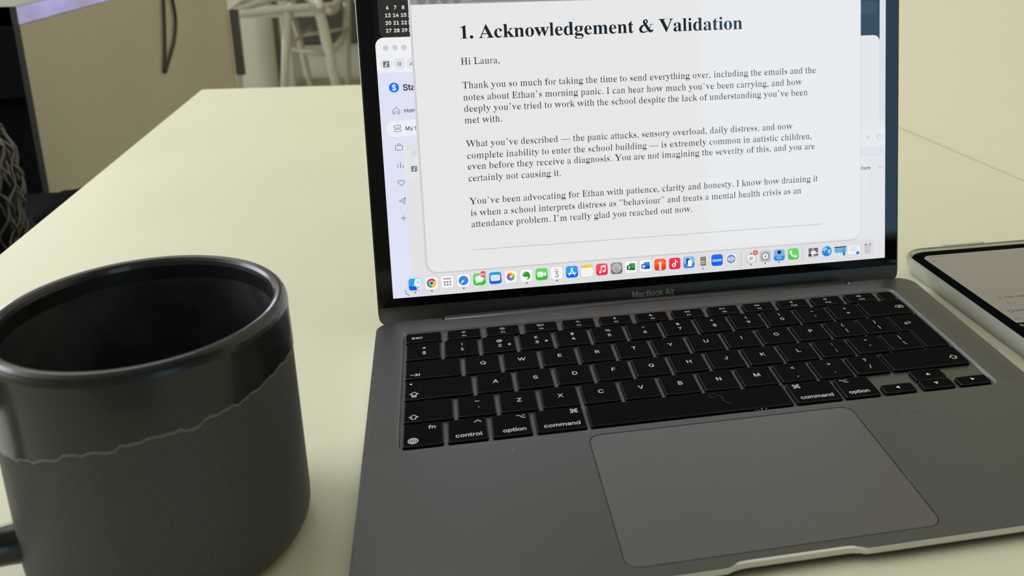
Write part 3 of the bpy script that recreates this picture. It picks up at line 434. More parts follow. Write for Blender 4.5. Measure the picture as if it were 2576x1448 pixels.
S = 647 103 350 103 430 544 430 544 350/103 139 103 219 544 219 544 139
S ± 647 93 34 93 115 554 115 554 34/93 321 93 403 554 403 554 321/282 178 282 547 365 547 365 178
S § 564 273 -147 198 -137 167 -124 141 -107 119 -85 102 -58 79 6 158 24 178 -24 202 -52 238 -69 296 -71 341 -57 365 -35 375 -3 369 41 334 81 154 188 113 221 86 253 70 281 61 309 58 339 65 382 92 427 122 451 169 465 130 507 108 551 105 604 111 635 124 662 154 696 196 721 229 731 285 737 356 727 385 714 409 696 447 648 472 582 397 564 375 614 346 647 310 660 265 660 228 650 198 623 188 584 195 549 231 509 411 400 446 373 469 348 491 315 503 280 506 252 498 208 475 169 441 141 395 125 433 89 454 48 461 -9 456 -40 443 -68 417 -100 372 -129 326 -143|336 171 352 166 378 170 398 181 415 199 428 239 421 283 399 315 362 342 222 423 201 428 172 418 151 398 139 375 136 346 143 309 165 276 204 247
S € 663 520 470 487 399 23 399 49 470/458 328 425 256 23 256 49 328/604 662 569 585 523 619 463 645 411 651 355 643 316 626 282 600 253 565 237 537 217 487 209 450 202 386 204 318 209 277 223 222 237 190 262 149 282 127 316 101 355 84 397 76 434 77 471 84 522 106 566 137 603 61 573 37 540 18 503 4 452 -7 369 -7 329 2 291 16 256 35 224 60 183 107 150 164 127 231 114 307 114 419 127 495 150 562 183 620 224 666 256 691 291 711 349 730 425 736 491 726 551 701
S ~ 647 75 214 79 269 99 320 131 355 172 374 216 381 267 372 306 351 393 283 422 274 454 280 475 296 488 324 492 361 572 361 567 307 547 256 515 221 474 202 430 195 379 204 331 231 253 292 224 300 194 296 173 281 159 254 155 214
S ` 313 163 613 69 756 166 756 235 613
S { 390 42 313 42 361 82 364 111 374 125 385 140 408 148 454 151 626 161 674 176 706 203 736 232 753 279 766 338 770 338 697 309 696 275 686 253 669 239 643 230 594 230 439 222 388 212 366 189 344 155 327 107 317/338 -137 279 -133 232 -120 203 -102 176 -72 161 -41 151 7 148 179 140 225 125 248 111 259 82 270 42 273 42 321 96 318 147 309 184 292 212 266 222 244 230 194 230 40 239 -9 253 -36 275 -53 297 -60 338 -64/42 273 42 361 129 361 129 273
S } 390 348 313 283 317 235 327 201 344 179 366 168 388 161 439 160 593 152 643 138 669 115 686 81 695 53 697 53 770 112 766 150 756 187 736 214 706 229 674 239 626 241 454 247 418 259 392 279 374 308 364 348 361/53 -137 53 -64 94 -60 115 -53 138 -36 152 -9 160 40 161 194 168 244 179 266 207 292 244 309 295 318 348 321 348 273 308 269 278 259 264 248 250 225 241 179 239 7 229 -41 214 -72 187 -102 150 -123 112 -133/348 273 261 273 261 361 348 361
S [ 390 145 -137 145 770 338 770 338 696 228 696 228 -62 338 -62 338 -137
S ] 390 53 -137 53 -62 162 -62 162 696 53 696 53 770 245 770 245 -137
S : 268 136 -6 111 -2 90 13 76 34 71 59 76 84 90 105 111 119 136 124 161 119 182 105 197 84 201 59 197 34 182 13 161 -2/136 387 111 392 90 406 76 427 71 452 76 477 90 498 111 512 136 517 161 512 182 498 197 477 201 452 197 427 182 406 161 392
S ; 268 54 -171 97 101 196 101 121 -171/148 387 123 392 102 406 87 427 82 452 87 477 102 498 123 512 148 517 173 512 194 498 208 477 213 452 208 427 194 406 173 392
S " 459 111 454 101 727 194 727 183 454/275 454 264 727 358 727 347 454
S ' 295 111 454 101 727 194 727 183 454
S | 328 202 961 202 -234 126 -234 126 961
S \ 356 255 -109 20 761 101 761 336 -109
S < 647 93 254 93 315 554 547 554 452 203 285 206 291 206 278 203 282 554 116 554 21
S > 647 553 254 93 21 93 116 443 282 440 278 440 291 443 285 93 452 93 547 553 315
S , 268 54 -171 97 101 196 101 121 -171
S . 268 136 -6 111 -2 90 13 76 34 71 59 76 84 90 105 111 119 136 124 161 119 182 105 197 84 201 59 197 34 182 13 161 -2
S ? 512 189 217 194 297 209 345 240 385 321 443 352 477 365 501 372 529 373 557 368 587 354 613 328 638 294 654 262 659 210 652 171 631 143 594 131 541 39 541 48 598 63 635 86 667 114 693 147 714 184 728 239 736 284 735 326 727 364 712 396 691 423 665 443 633 461 572 463 531 457 491 443 456 415 415 386 388 313 336 296 316 281 280 277 217/234 -6 209 -2 188 13 174 34 169 59 174 83 188 104 209 119 234 123 259 119 280 104 294 83 299 59 294 34 280 13 259 -2
S / 356 336 761 101 -109 20 -109 255 761
S ⌘ 997 273 -17 242 -13 205 0 179 16 151 44 124 98 119 128 122 170 131 199 151 234 179 262 205 278 252 293 355 295 355 433 263 434 233 438 196 454 157 486 131 528 119 578 124 629 151 682 187 716 233 737 284 742 333 731 383 697 417 648 429 599 429 507 568 507 569 599 574 629 595 674 629 710 673 734 724 743 774 734 818 710 852 674 873 629 878 578 866 528 833 479 783 445 734 434 642 433 642 295 734 294 764 289 810 268 846 234 870 189 878 139 870 88 846 44 810 10 764 -11 713 -16 664 -5 614 29 580 79 569 128 568 220 429 220 428 118 421 88 403 52 376 23 343 0 304 -14|273 58 315 69 331 81 347 103 355 133 355 220 252 217 225 203 202 175 193 133 204 98 233 69|273 507 355 507 355 594 347 624 335 641 314 658 273 668 242 662 217 645 199 620 193 588 199 557 217 531 242 513|642 507 740 509 760 516 781 531 798 557 805 588 798 620 781 645 755 662 724 668 692 662 666 645 650 624 644 605|724 58 764 69 794 98 804 133 796 175 773 203 745 217 642 220 642 133 650 103 666 81 683 69|429 295 568 295 568 433 429 433
S ⌥ 1018 589 727 929 727 929 646 589 646/89 646 89 727 370 727 697 81 929 81 929 0 649 0 322 646
S ⇧ 1026 89 360 513 784 937 360 719 360 719 0 306 0 306 360|253 425 380 425 380 65 645 65 645 425 772 425 513 684
S ⇪ 1026 306 147 306 360 89 360 513 784 937 360 719 360 719 147|380 213 645 213 645 425 772 425 513 684 253 425 380 425/306 -155 306 62 719 62 719 -155|380 -89 645 -89 645 -2 380 -2
S ⌫ 1211 444 0 83 363 444 727 1122 727 1122 0|477 81 1043 81 1043 646 477 646 195 363/906 205 852 151 481 522 535 576/535 151 481 205 852 576 906 522
S ▲ 1006 48 0 503 772 958 0
S ▼ 1006 48 727 958 727 503 -46
S ◀ 912 820 -91 46 363 820 818
S ▶ 912 92 -91 92 818 865 363
S — 999 999 349 999 268 0 268 0 349
S “ 429 74 455 149 727 216 727 173 455/250 455 325 727 392 727 349 455
S ” 429 74 455 117 727 216 727 141 455/250 455 293 727 392 727 317 455
S ’ 253 74 455 117 727 216 727 141 455
'''
FACE = {}
for ln in GLYPH_DATA.strip().split('\n'):
    fam, ch, adv, data = ln.split(' ', 3)
    FACE[fam, ch] = (int(adv) / 1000, [[[(int(a) / 1000, int(b) / 1000) for a, b in zip(*[iter(lp.split(' '))] * 2)] for lp in g.split('|')] for g in data.split('/')])
FACE['S', 'I'] = (0.27, [[[(0.09, 0.0), (0.18, 0.0), (0.18, 0.727), (0.09, 0.727)]]])
GCACHE = {}


def glyph(fam, ch):
    k = (fam, ch)
    if k not in GCACHE:
        adv, groups = FACE[k]
        V, Fc = [], []
        for g in groups:
            v, f = fill(g)
            b = len(V)
            V += v
            Fc += [tuple(b + i for i in t) for t in f]
        GCACHE[k] = (adv, V, Fc)
    return GCACHE[k]


def text_width(s, fam, size):
    return sum((0.25 if c == ' ' else FACE[fam, c][0]) for c in s) * size


class Flat:
    """Flat print: shapes stacked in thin layers on a plane, in millimetres."""

    def __init__(self, z=0.0):
        self.m = Mesh()
        self.z = z
        self.step = 0.012

    def up(self, n=1):
        self.z += self.step * n
        return self

    def poly(self, pts, m):
        self.m.add([(x, y, self.z) for x, y in pts], [tuple(range(len(pts)))], m)
        return self

    def loops(self, lps, m):
        v, f = fill(lps)
        self.m.add([(x, y, self.z) for x, y in v], f, m)
        return self

    def rect(self, x0, x1, y0, y1, m, r=0.0, seg=6, corners=(1, 1, 1, 1)):
        return self.poly(rrect(x0, x1, y0, y1, r, seg, corners) if r else [(x0, y0), (x1, y0), (x1, y1), (x0, y1)], m)

    def disc(self, x, y, r, m, seg=24, a0=0, a1=360, ry=None):
        ry = ry or r
        pts = [(x + r * math.cos(math.radians(a0 + (a1 - a0) * i / seg)), y + ry * math.sin(math.radians(a0 + (a1 - a0) * i / seg))) for i in range(seg + (a1 - a0 < 360))]
        if a1 - a0 < 360:
            pts.append((x, y))
        return self.poly(pts, m)

    def line(self, pts, w, m, closed=False):
        P = [Vector(p) for p in pts]
        if closed:
            P.append(P[0])
        for a, b in zip(P, P[1:]):
            d = (b - a)
            if d.length < 1e-6:
                continue
            d = d.normalized()
            n = Vector((-d.y, d.x)) * w / 2
            e = d * w * 0.3
            self.poly([tuple(a - n - e), tuple(b - n + e), tuple(b + n + e), tuple(a + n - e)], m)
        return self

    def ring(self, x, y, r, w, m, seg=24, ry=None, a0=0, a1=360):
        ry = ry or r
        pts = [(x + r * math.cos(math.radians(a0 + (a1 - a0) * i / seg)), y + ry * math.sin(math.radians(a0 + (a1 - a0) * i / seg))) for i in range(seg + 1)]
        return self.line(pts, w, m)

    def text(self, s, fam, x, y, size, m, sx=1.0, align='l', fat=0.0):
        if align != 'l':
            w = text_width(s, fam, size) * sx
            x -= w / 2 if align == 'c' else w
        for c in s:
            if c == ' ':
                x += 0.25 * size * sx
                continue
            adv, v, f = glyph(fam, c)
            self.m.add([(x + p[0] * size * sx, y + p[1] * size, self.z) for p in v], f, m)
            if fat:
                for dx, dy in ((fat, 0), (0, fat), (-fat, 0), (0, -fat)):
                    self.m.add([(x + dx + p[0] * size * sx, y + dy + p[1] * size, self.z) for p in v], f, m)
            x += adv * size * sx
        return self

    def clip_right(self, xmax):
        self.m.v = [(min(v[0], xmax), v[1], v[2]) for v in self.m.v]
        return self

    def build(self, name, parent, scale, loc=None):
        return self.m.build(name, parent, loc, scale)


# ------------------------------------------------------------------ the room (metres, desk top at z = 0)
FLOOR = -0.740
wall_m = noisy(mat('cream_wall_paint', (0.58, 0.545, 0.40), 0.75), 3.0, (0.57, 0.535, 0.393), (0.59, 0.555, 0.407), bump=0.05)
floor_m = noisy(mat('pale_floor', (0.50, 0.48, 0.38), 0.4), 1.2, (0.47, 0.45, 0.355), (0.53, 0.51, 0.405))
dim_m = mat('dim_wall_paint', (0.36, 0.36, 0.35), 0.8)  # unseen walls, toned dark so the bezel glass reflects little
ceil_m = mat('ceiling_paint', (0.78, 0.78, 0.76), 0.85)
white_frame = mat('white_window_frame', (0.75, 0.75, 0.72), 0.4)
pane_m = mat('window_pane', (1, 1, 1), 0.0, trans=1.0)
pane_m.node_tree.nodes['Principled BSDF'].inputs['IOR'].default_value = 1.02


def struct(name, mesh, parent=None):
    o = mesh.build(name, parent)
    if not parent:
        o['kind'] = 'structure'
    return o


XW0, XW1 = 0.5262, 0.30       # the wall the desk stands against runs a degree or two off the desk's side
struct('floor', Mesh().box(-3.05, 3.05, -3.05, 7.55, FLOOR - 0.05, FLOOR, floor_m))
struct('ceiling', Mesh().box(-3.05, 3.05, -3.05, 7.55, 1.80, 1.85, ceil_m))
w = Mesh()
w.add([(0.5262, -0.30, FLOOR), (0.30, 7.5, FLOOR), (0.46, 7.5, FLOOR), (0.68, -0.30, FLOOR),
       (0.5262, -0.30, 1.8), (0.30, 7.5, 1.8), (0.46, 7.5, 1.8), (0.68, -0.30, 1.8)],
      [(0, 1, 5, 4), (1, 2, 6, 5), (2, 3, 7, 6), (3, 0, 4, 7)], wall_m)
struct('wall_right', w)
struct('wall_return', Mesh().box(0.68, 3.0, -0.30, -0.20, FLOOR, 1.8, dim_m))
struct('wall_side', Mesh().box(3.0, 3.05, -3.0, -0.25, FLOOR, 1.8, dim_m))
struct('wall_left', Mesh().box(-3.05, -3.0, -3.0, 7.5, FLOOR, 1.8, ceil_m))
struct('wall_far', Mesh().box(-3.0, 0.5, 7.5, 7.55, FLOOR, 1.8, wall_m))
# the wall behind the camera, with the window whose daylight glints in the laptop's glass
WX0, WX1, WZ0, WZ1 = 1.00, 2.25, -0.52, 1.0
b = Mesh()
b.box(-3.0, WX0, -3.05, -3.0, FLOOR, 1.8, dim_m)
b.box(WX1, 3.0, -3.05, -3.0, FLOOR, 1.8, dim_m)
b.box(WX0, WX1, -3.05, -3.0, FLOOR, WZ0, dim_m)
b.box(WX0, WX1, -3.05, -3.0, WZ1, 1.8, dim_m)
struct('wall_back', b)
fr = Mesh()
for a in ((WX0, WX0 + .05, WZ0, WZ1), (WX1 - .05, WX1, WZ0, WZ1), (WX0 + .05, WX1 - .05, WZ0, WZ0 + .05), (WX0 + .05, WX1 - .05, WZ1 - .05, WZ1)):
    fr.box(a[0], a[1], -3.04, -2.99, a[2], a[3], white_frame)
win = fr.build('window_1')
win['kind'] = 'structure'
Mesh().box(WX0 + .05, WX1 - .05, -3.03, -3.024, WZ0 + .05, WZ1 - .05, pane_m).build('pane', win)

# ------------------------------------------------------------------ desk
desk_m = noisy(mat('cream_laminate', (0.78, 0.775, 0.59), 0.42, spec=0.3), 7.0, (0.77, 0.765, 0.58), (0.79, 0.785, 0.60), detail=3, rough=(0.38, 0.48))
edge_m = mat('desk_edge', (0.72, 0.71, 0.56), 0.3)
desk = empty('desk', (0.1, 0.3, FLOOR))
props(desk, 'cream laminate desk with straight edges carrying the laptop and mug', 'desk')
# tabletop corners measured on the desk plane
TT = [(-0.276, -0.31), (0.5262, -0.31), (0.4925, 0.834), (-0.288, 0.8985)]
t = Mesh()
t.prism([(x - 0.1, y - 0.3) for x, y in TT], -FLOOR - 0.026, -FLOOR, desk_m, bev=0.0012)
t.build('tabletop', desk)
for x, y in ((-0.24, -0.27), (0.45, -0.27), (-0.25, 0.84), (0.44, 0.79)):
    Mesh().box(-0.022, 0.022, -0.022, 0.022, 0.0, -FLOOR - 0.0262, edge_m).build('leg', desk, (x - 0.1, y - 0.3, 0))

# ------------------------------------------------------------------ island unit left of the desk
panel_m = noisy(mat('beige_panel', (0.56, 0.52, 0.41), 0.6), 4.0, (0.545, 0.505, 0.398), (0.575, 0.535, 0.422))
board_m = mat('dark_grey_board_edge', (0.05, 0.05, 0.045), 0.6)
post_m = mat('grey_post', (0.12, 0.12, 0.115), 0.5)
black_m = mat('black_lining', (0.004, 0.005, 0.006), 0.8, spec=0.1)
top_m = mat('beige_worktop', (0.19, 0.183, 0.13), 0.6, spec=0.2)
strip_m = mat('violet_edge_strip', (0.10, 0.095, 0.16), 0.35, emit=lin((166, 160, 214)), estr=0.85)  # violet edge band, coloured mostly by emission
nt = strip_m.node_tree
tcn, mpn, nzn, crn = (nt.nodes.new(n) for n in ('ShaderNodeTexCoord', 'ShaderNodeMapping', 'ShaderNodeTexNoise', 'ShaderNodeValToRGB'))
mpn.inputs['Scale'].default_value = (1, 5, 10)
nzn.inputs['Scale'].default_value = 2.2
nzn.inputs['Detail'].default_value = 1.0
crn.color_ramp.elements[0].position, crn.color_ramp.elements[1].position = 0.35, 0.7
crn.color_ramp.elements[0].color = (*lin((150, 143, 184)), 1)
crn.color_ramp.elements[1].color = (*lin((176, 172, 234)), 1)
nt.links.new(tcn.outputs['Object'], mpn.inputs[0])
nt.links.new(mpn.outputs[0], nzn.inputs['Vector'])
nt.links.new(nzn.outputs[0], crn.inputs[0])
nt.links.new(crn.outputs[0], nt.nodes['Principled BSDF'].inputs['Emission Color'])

island = empty('kitchen_island', (-0.85, 1.70, FLOOR))
props(island, 'beige-panelled island unit with a violet strip and black open end', 'cabinet')


def P(x, y, z, o):
    return (x - o.location.x, y - o.location.y, z - o.location.z)


def wbox(o, name, x0, x1, y0, y1, z0, z1, m, **k):
    """A box given in world metres as a part of thing o."""
    ox, oy, oz = o.location
    ob = Mesh().box(x0 - ox, x1 - ox, y0 - oy, y1 - oy, z0 - oz, z1 - oz, m).build(name, o)
    return props(ob, **k)


wbox(island, 'worktop', -1.16, -0.5415, 1.010, 2.372, 0.0812, 0.107, top_m)
wbox(island, 'violet_strip', -0.5413, -0.5400, 1.011, 2.372, 0.082, 0.1062, strip_m, label='violet strip along the worktop edge')
wbox(island, 'side_panel', -0.5475, -0.5400, 1.012, 2.372, FLOOR, 0.0808, panel_m)
wbox(island, 'board_edge', -0.5475, -0.5402, 1.0095, 1.0118, FLOOR, 0.1068, board_m, label='dark grey end of the side board')
wbox(island, 'back_panel', -1.16, -1.144, 1.012, 2.372, FLOOR, 0.0808, panel_m)
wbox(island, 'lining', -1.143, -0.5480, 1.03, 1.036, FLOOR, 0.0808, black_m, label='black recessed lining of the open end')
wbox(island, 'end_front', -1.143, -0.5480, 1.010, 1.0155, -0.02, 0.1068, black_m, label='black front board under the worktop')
wbox(island, 'end_post', -0.5390, -0.5160, 2.374, 2.392, -0.215, -0.030, post_m, label='dark grey post at the far end')
wbox(island, 'end_trim', -0.5390, -0.5240, 2.374, 2.386, FLOOR, -0.218, white_frame, label='pale trim below the grey post')

# black cable loop hanging off the island
cable_m = mat('black_cable', (0.03, 0.032, 0.034), 0.45)
cb = Mesh()
pts = [(-0.5345, 1.735, 0.112), (-0.5345, 1.726, 0.07), (-0.5345, 1.706, 0.015), (-0.5345, 1.682, -0.04), (-0.5345, 1.662, -0.078), (-0.5345, 1.6575, -0.088),
       (-0.5345, 1.664, -0.089), (-0.5345, 1.690, -0.076), (-0.5345, 1.726, -0.058), (-0.5345, 1.758, -0.040), (-0.5345, 1.786, -0.012), (-0.5345, 1.795, 0.010), (-0.5345, 1.792, 0.04), (-0.5345, 1.780, 0.075), (-0.5345, 1.770, 0.112)]


def smooth_path(p, n=5):
    p = [Vector(q) for q in p]
    out = []
    for i in range(len(p) - 1):
        a, b_, c, d = p[max(i - 1, 0)], p[i], p[i + 1], p[min(i + 2, len(p) - 1)]
        for j in range(n):
            s = j / n
            out.append(0.5 * ((2 * b_) + (c - a) * s + (2 * a - 5 * b_ + 4 * c - d) * s * s + (3 * b_ - a - 3 * c + d) * s ** 3))
    out.append(p[-1])
    return out


cb.tube(smooth_path(pts), 0.0036, cable_m, 8, up=(1, 0, 0))
props(cb.build('power_cable'), 'thin black cable hanging in a loop against the beige island panel', 'cable')

# black bench, cushion and woven basket in the gap between desk and island
bench_m = noisy(mat('black_upholstery', (0.008, 0.009, 0.011), 0.9, spec=0.08), 60, (0.006, 0.007, 0.009), (0.012, 0.012, 0.014), bump=0.3)
bench = empty('bench', (-0.62, 0.70, FLOOR))
props(bench, 'low black upholstered bench in front of the open end of the island', 'bench')
s = Mesh().prism([(x + 0.62, y - 0.70) for x, y in rrect(-0.96, -0.3, 0.36, 1.0055, 0.03)], -FLOOR - 0.285, -FLOOR - 0.158, bench_m, bev=0.006)
s.build('seat', bench)
for x in (-0.9, -0.36):
    for y in (0.42, 0.95):
        Mesh().box(-.02, .02, -.02, .02, 0, -FLOOR - 0.286, black_m).build('leg', bench, (x + 0.62, y - 0.70, 0))

cush_m = noisy(mat('charcoal_cloth', (0.02, 0.02, 0.022), 0.9, spec=0.05), 26, (0.002, 0.003, 0.004), (0.009, 0.008, 0.007), bump=0.2)
cu = Mesh()
V, F_ = [], []
nu, nv = 28, 14
for j in range(nv + 1):
    ph = math.pi * j / nv
    for i in range(nu):
        th = 2 * math.pi * i / nu
        sx, sy, sz = math.sin(ph) * math.cos(th), math.sin(ph) * math.sin(th), math.cos(ph)
        p = 0.72
        f = lambda q: math.copysign(abs(q) ** p, q)
        wob = 1 + 0.04 * math.sin(3 * th + 2 * ph)
        V.append((0.058 * f(sx) * wob, 0.070 * f(sy) * wob, (0.016 + 0.003 * math.sin(5 * th)) * f(sz) + 0.0195))
for j in range(nv):
    for i in range(nu):
        F_.append((j * nu + i, (j + 1) * nu + i, (j + 1) * nu + (i + 1) % nu, j * nu + (i + 1) % nu))
cu.add(V, F_, cush_m, True)
props(cu.build('cushion', None, (-0.430, 0.850, -0.1575)), 'flat rounded charcoal cushion on the black bench beside the desk edge', 'cushion')

cane_m = noisy(mat('grey_rattan', (0.17, 0.165, 0.145), 0.6), 40, (0.09, 0.088, 0.077), (0.20, 0.195, 0.17))
basket = empty('woven_basket', (-0.548, 0.655, -0.1575))
props(basket, 'grey woven rattan basket standing on the black bench', 'basket')


def brad(z):          # outline of the basket
    s_ = z / 0.185
    return 0.100 + 0.014 * math.sin(math.pi * min(1, s_ * 0.95)) - 0.055 * max(0, s_ - 0.80) ** 1.5 * 6


for k in range(30):
    for sgn in (-1, 1):
        pts = []
        for i in range(31):
            s_ = i / 30
            z = 0.004 + 0.178 * s_
            a = 2 * math.pi * k / 30 + sgn * 1.1 * s_ + 0.05 * math.sin(k * 2.1)
            r = brad(z) + sgn * 0.0022 * math.sin(i * 1.1 + k)
            pts.append((r * math.cos(a), r * math.sin(a), z))
        m_ = Mesh()
        m_.tube(pts, 0.0015, cane_m, 5)
        m_.build('strand', basket)
for z in (0.003, 0.176, 0.181, 0.186):
    r = brad(z)
    m_ = Mesh()
    m_.tube([(r * math.cos(a * math.pi / 20), r * math.sin(a * math.pi / 20), z) for a in range(41)], 0.0042, cane_m, 6, cap=False)
    m_.build('rim', basket)
m_ = Mesh()
m_.prism([(0.095 * math.cos(a * math.pi / 16), 0.095 * math.sin(a * math.pi / 16)) for a in range(32)], 0.0005, 0.17, bench_m)
m_.build('liner', basket)

# ------------------------------------------------------------------ far side of the room: white stool, pillar, dark cupboards
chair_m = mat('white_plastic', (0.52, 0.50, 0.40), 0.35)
chair_l = mat('white_plastic_highlight', (0.80, 0.79, 0.74), 0.3)  # paler copy of the plastic: highlight on the uprights put into the colour


def far(u, Y0, Y):      # scale a point along its own sight line is done once, offline; numbers below are room metres
    return u


stool = empty('stool', (-0.62, 4.35, FLOOR))
props(stool, 'white moulded stool with splayed legs and looping back, in full view at the far end', 'stool', 'white stools at the far end')
K = 4.6238 / 2.8438     # room scale of the stool


def S(x, z, y=4.2):
    return (0.0245 + (x - 0.0245) * K - stool.location.x, y - stool.location.y, 0.22506 + (z - 0.22506) * K - stool.location.z)


def leg(x0, z0, x1, z1, y0, y1, r0=0.020, r1=0.014):
    a, b_ = Vector(S(x0, z0, y0)), Vector(S(x1, z1, y1))
    k = a.z / (a.z - b_.z)
    c = a + (b_ - a) * k
    m_ = Mesh()
    m_.tube([a, a.lerp(c, 0.5), c], [r0, (r0 + r1) / 2, r1], chair_m, 12, up=(0, 1, 0))
    m_.build('leg', stool)


leg(-0.388, -0.045, -0.407, -0.174, 4.20, 4.20, 0.022)
leg(-0.299, -0.052, -0.271, -0.256, 4.20, 4.17, 0.026, 0.02)
leg(-0.2405, 0.02, -0.249, -0.115, 4.60, 4.60, 0.020)
leg(-0.412, -0.04, -0.386, -0.25, 4.60, 4.62, 0.018)
# seat: a thick rounded shell with a raised rim, front edge bowed
seat = Mesh()
zs = S(0, -0.046)[2]
out = rrect(S(-0.56, 0)[0], S(-0.262, 0)[0], -0.15, 0.33, 0.10, 8)
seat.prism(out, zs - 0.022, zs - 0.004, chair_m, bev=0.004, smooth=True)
seat.build('seat', stool)
rim = Mesh()
loop = [(x, y, zs + 0.012 + 0.05 * max(0, (y + 0.05)) + 0.012 * math.cos((x - out[0][0]) * 9)) for x, y in out]
rim.tube(loop + [loop[0]], 0.017, chair_m, 10, cap=False)
rim.build('seat_rim', stool)
for pts, r, mm in (
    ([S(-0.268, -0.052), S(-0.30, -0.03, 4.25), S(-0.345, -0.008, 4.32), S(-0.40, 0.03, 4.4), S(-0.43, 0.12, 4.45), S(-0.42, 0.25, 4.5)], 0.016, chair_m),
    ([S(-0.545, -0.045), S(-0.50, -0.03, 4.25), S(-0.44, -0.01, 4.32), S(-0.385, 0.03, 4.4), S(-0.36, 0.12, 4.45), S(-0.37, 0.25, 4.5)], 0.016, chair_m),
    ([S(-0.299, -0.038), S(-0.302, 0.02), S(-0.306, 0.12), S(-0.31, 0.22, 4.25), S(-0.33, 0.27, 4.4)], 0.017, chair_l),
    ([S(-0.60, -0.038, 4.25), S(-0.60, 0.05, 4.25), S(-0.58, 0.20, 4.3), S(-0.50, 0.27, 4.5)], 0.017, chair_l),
    ([S(-0.33, 0.27, 4.4), S(-0.36, 0.29, 4.55), S(-0.44, 0.30, 4.6), S(-0.50, 0.27, 4.5)], 0.015, chair_m),
):
    m_ = Mesh()
    m_.tube(smooth_path(pts, 4), r, mm, 10, up=(0, 1, 0))
    m_.build('back_loop', stool)
for a, b_, r in (((-0.392, -0.152, 4.20), (-0.289, -0.172, 4.20), 0.012), ((-0.392, -0.140, 4.20), (-0.36, -0.120, 4.6), 0.010), ((-0.40, -0.143, 4.6), (-0.245, -0.125, 4.6), 0.010),
                 ((-0.285, -0.176, 4.20), (-0.246, -0.13, 4.6), 0.016)):
    m_ = Mesh()
    m_.tube([S(a[0], a[1], a[2]), S(b_[0], b_[1], b_[2])], r, chair_m, 10)
    m_.build('rung', stool)

# second stool, mostly behind the laptop screen: same make, pushed beside the first
stool2 = bpy.data.objects.new('stool.001', None)
COL.objects.link(stool2)
stool2.location = (0.02, 4.62, FLOOR)
stool2.rotation_euler = (0, 0, 0.0)
for ch in list(stool.children):
    c = ch.copy()
    COL.objects.link(c)
    c.parent = stool2
props(stool2, 'second white stool, mostly hidden behind the laptop screen', 'stool', 'white stools at the far end')

KP = 5.4238 / 3.7238


def col_x(x):
    return 0.0245 + (x - 0.0245) * KP


pillar_m = mat('white_gloss_lacquer', (0.74, 0.73, 0.63), 0.35)
groove_m = mat('olive_board', (0.20, 0.19, 0.13), 0.6)  # darker olive strip between the pale cabinet faces
fridge = empty('tall_cabinet', (-0.93, 5.2, FLOOR))
props(fridge, 'tall white cabinet with a rounded corner behind the stool', 'cabinet')
m_ = Mesh()
m_.prism([(x + 0.93, y - 5.2) for x, y in rrect(-1.35, col_x(-0.585), 5.0, 5.5, 0.09, 8)], 0, 2.2, pillar_m, smooth=True)
m_.build('body', fridge)
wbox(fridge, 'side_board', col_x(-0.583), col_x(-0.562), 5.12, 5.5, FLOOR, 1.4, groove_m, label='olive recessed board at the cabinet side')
wbox(fridge, 'filler_panel', col_x(-0.561), col_x(-0.528), 5.10, 5.5, FLOOR, 1.4, pillar_m)

dark_m = mat('charcoal_cupboard', (0.055, 0.055, 0.048), 0.5)
cup = empty('cupboard', (-0.5, 7.25, FLOOR))
props(cup, 'charcoal grey floor cupboard against the far wall', 'cupboard')
wbox(cup, 'body', -1.3, 0.28, 7.06, 7.48, FLOOR, 0.55, dark_m)
for i in range(3):
    wbox(cup, 'door', -1.296 + i * 0.526, -0.778 + i * 0.526, 7.04, 7.058, FLOOR + 0.01, 0.545, dark_m)


# ------------------------------------------------------------------ laptop
# laptop frame (mm): x along the keyboard, y towards the hinge, z = 0 on the palm rest
ALPHA = math.radians(2.0)
Z0 = 5.5 + 161 * math.sin(ALPHA)
lap = empty('laptop', (0, 0, Z0 * MM), (ALPHA, 0, 0))
props(lap, 'dark grey aluminium laptop, open, with a letter on its lit screen', 'laptop')
alu = noisy(mat('space_grey_aluminium', (0.112, 0.113, 0.108), 0.40, metal=0.75), 9000, (0.103, 0.105, 0.103), (0.118, 0.120, 0.118), detail=2, bump=0.03)
alu_edge = mat('polished_edge_sheen', (0.88, 0.87, 0.80), 0.35, metal=0.1)  # polished rim, its bright reflection put into the pale colour
pad_m = mat('trackpad_glass', (0.145, 0.145, 0.145), 0.42, metal=0.7)
well_m = mat('well_wall_lit', (0.24, 0.24, 0.235), 0.4, metal=0.35)  # paler than the deck: light on the slopes put into the colour
gap_m = mat('dark_gap', (0.006, 0.006, 0.006), 0.8)
key_m = noisy(mat('black_key_plastic', (0.003, 0.0034, 0.004), 0.6, spec=0.015), 1500, (0.0035, 0.004, 0.0045), (0.005, 0.0055, 0.006), bump=0.05)
key_edge_m = mat('key_edge_highlight', (0.010, 0.0105, 0.0115), 0.32, spec=0.22)  # bevel highlight put into a paler, glossier copy of the key plastic
legend_m = mat('key_legend_white', (0.62, 0.62, 0.60), 0.5, emit=(0.3, 0.3, 0.29), estr=0.55)
grille_m = mat('speaker_hole', (0.035, 0.035, 0.035), 0.8)
chin_m = mat('black_aluminium_chin', (0.065, 0.065, 0.062), 0.36, metal=0.5)
glass_m = mat('black_bezel_glass', (0.004, 0.004, 0.005), 0.05, spec=0.34)
mark_m = mat('grey_lettering', (0.97, 0.97, 0.95), 0.6)

BX0, BX1, BY0, BY1 = -15.9, 293.2, -160.9, 54.5


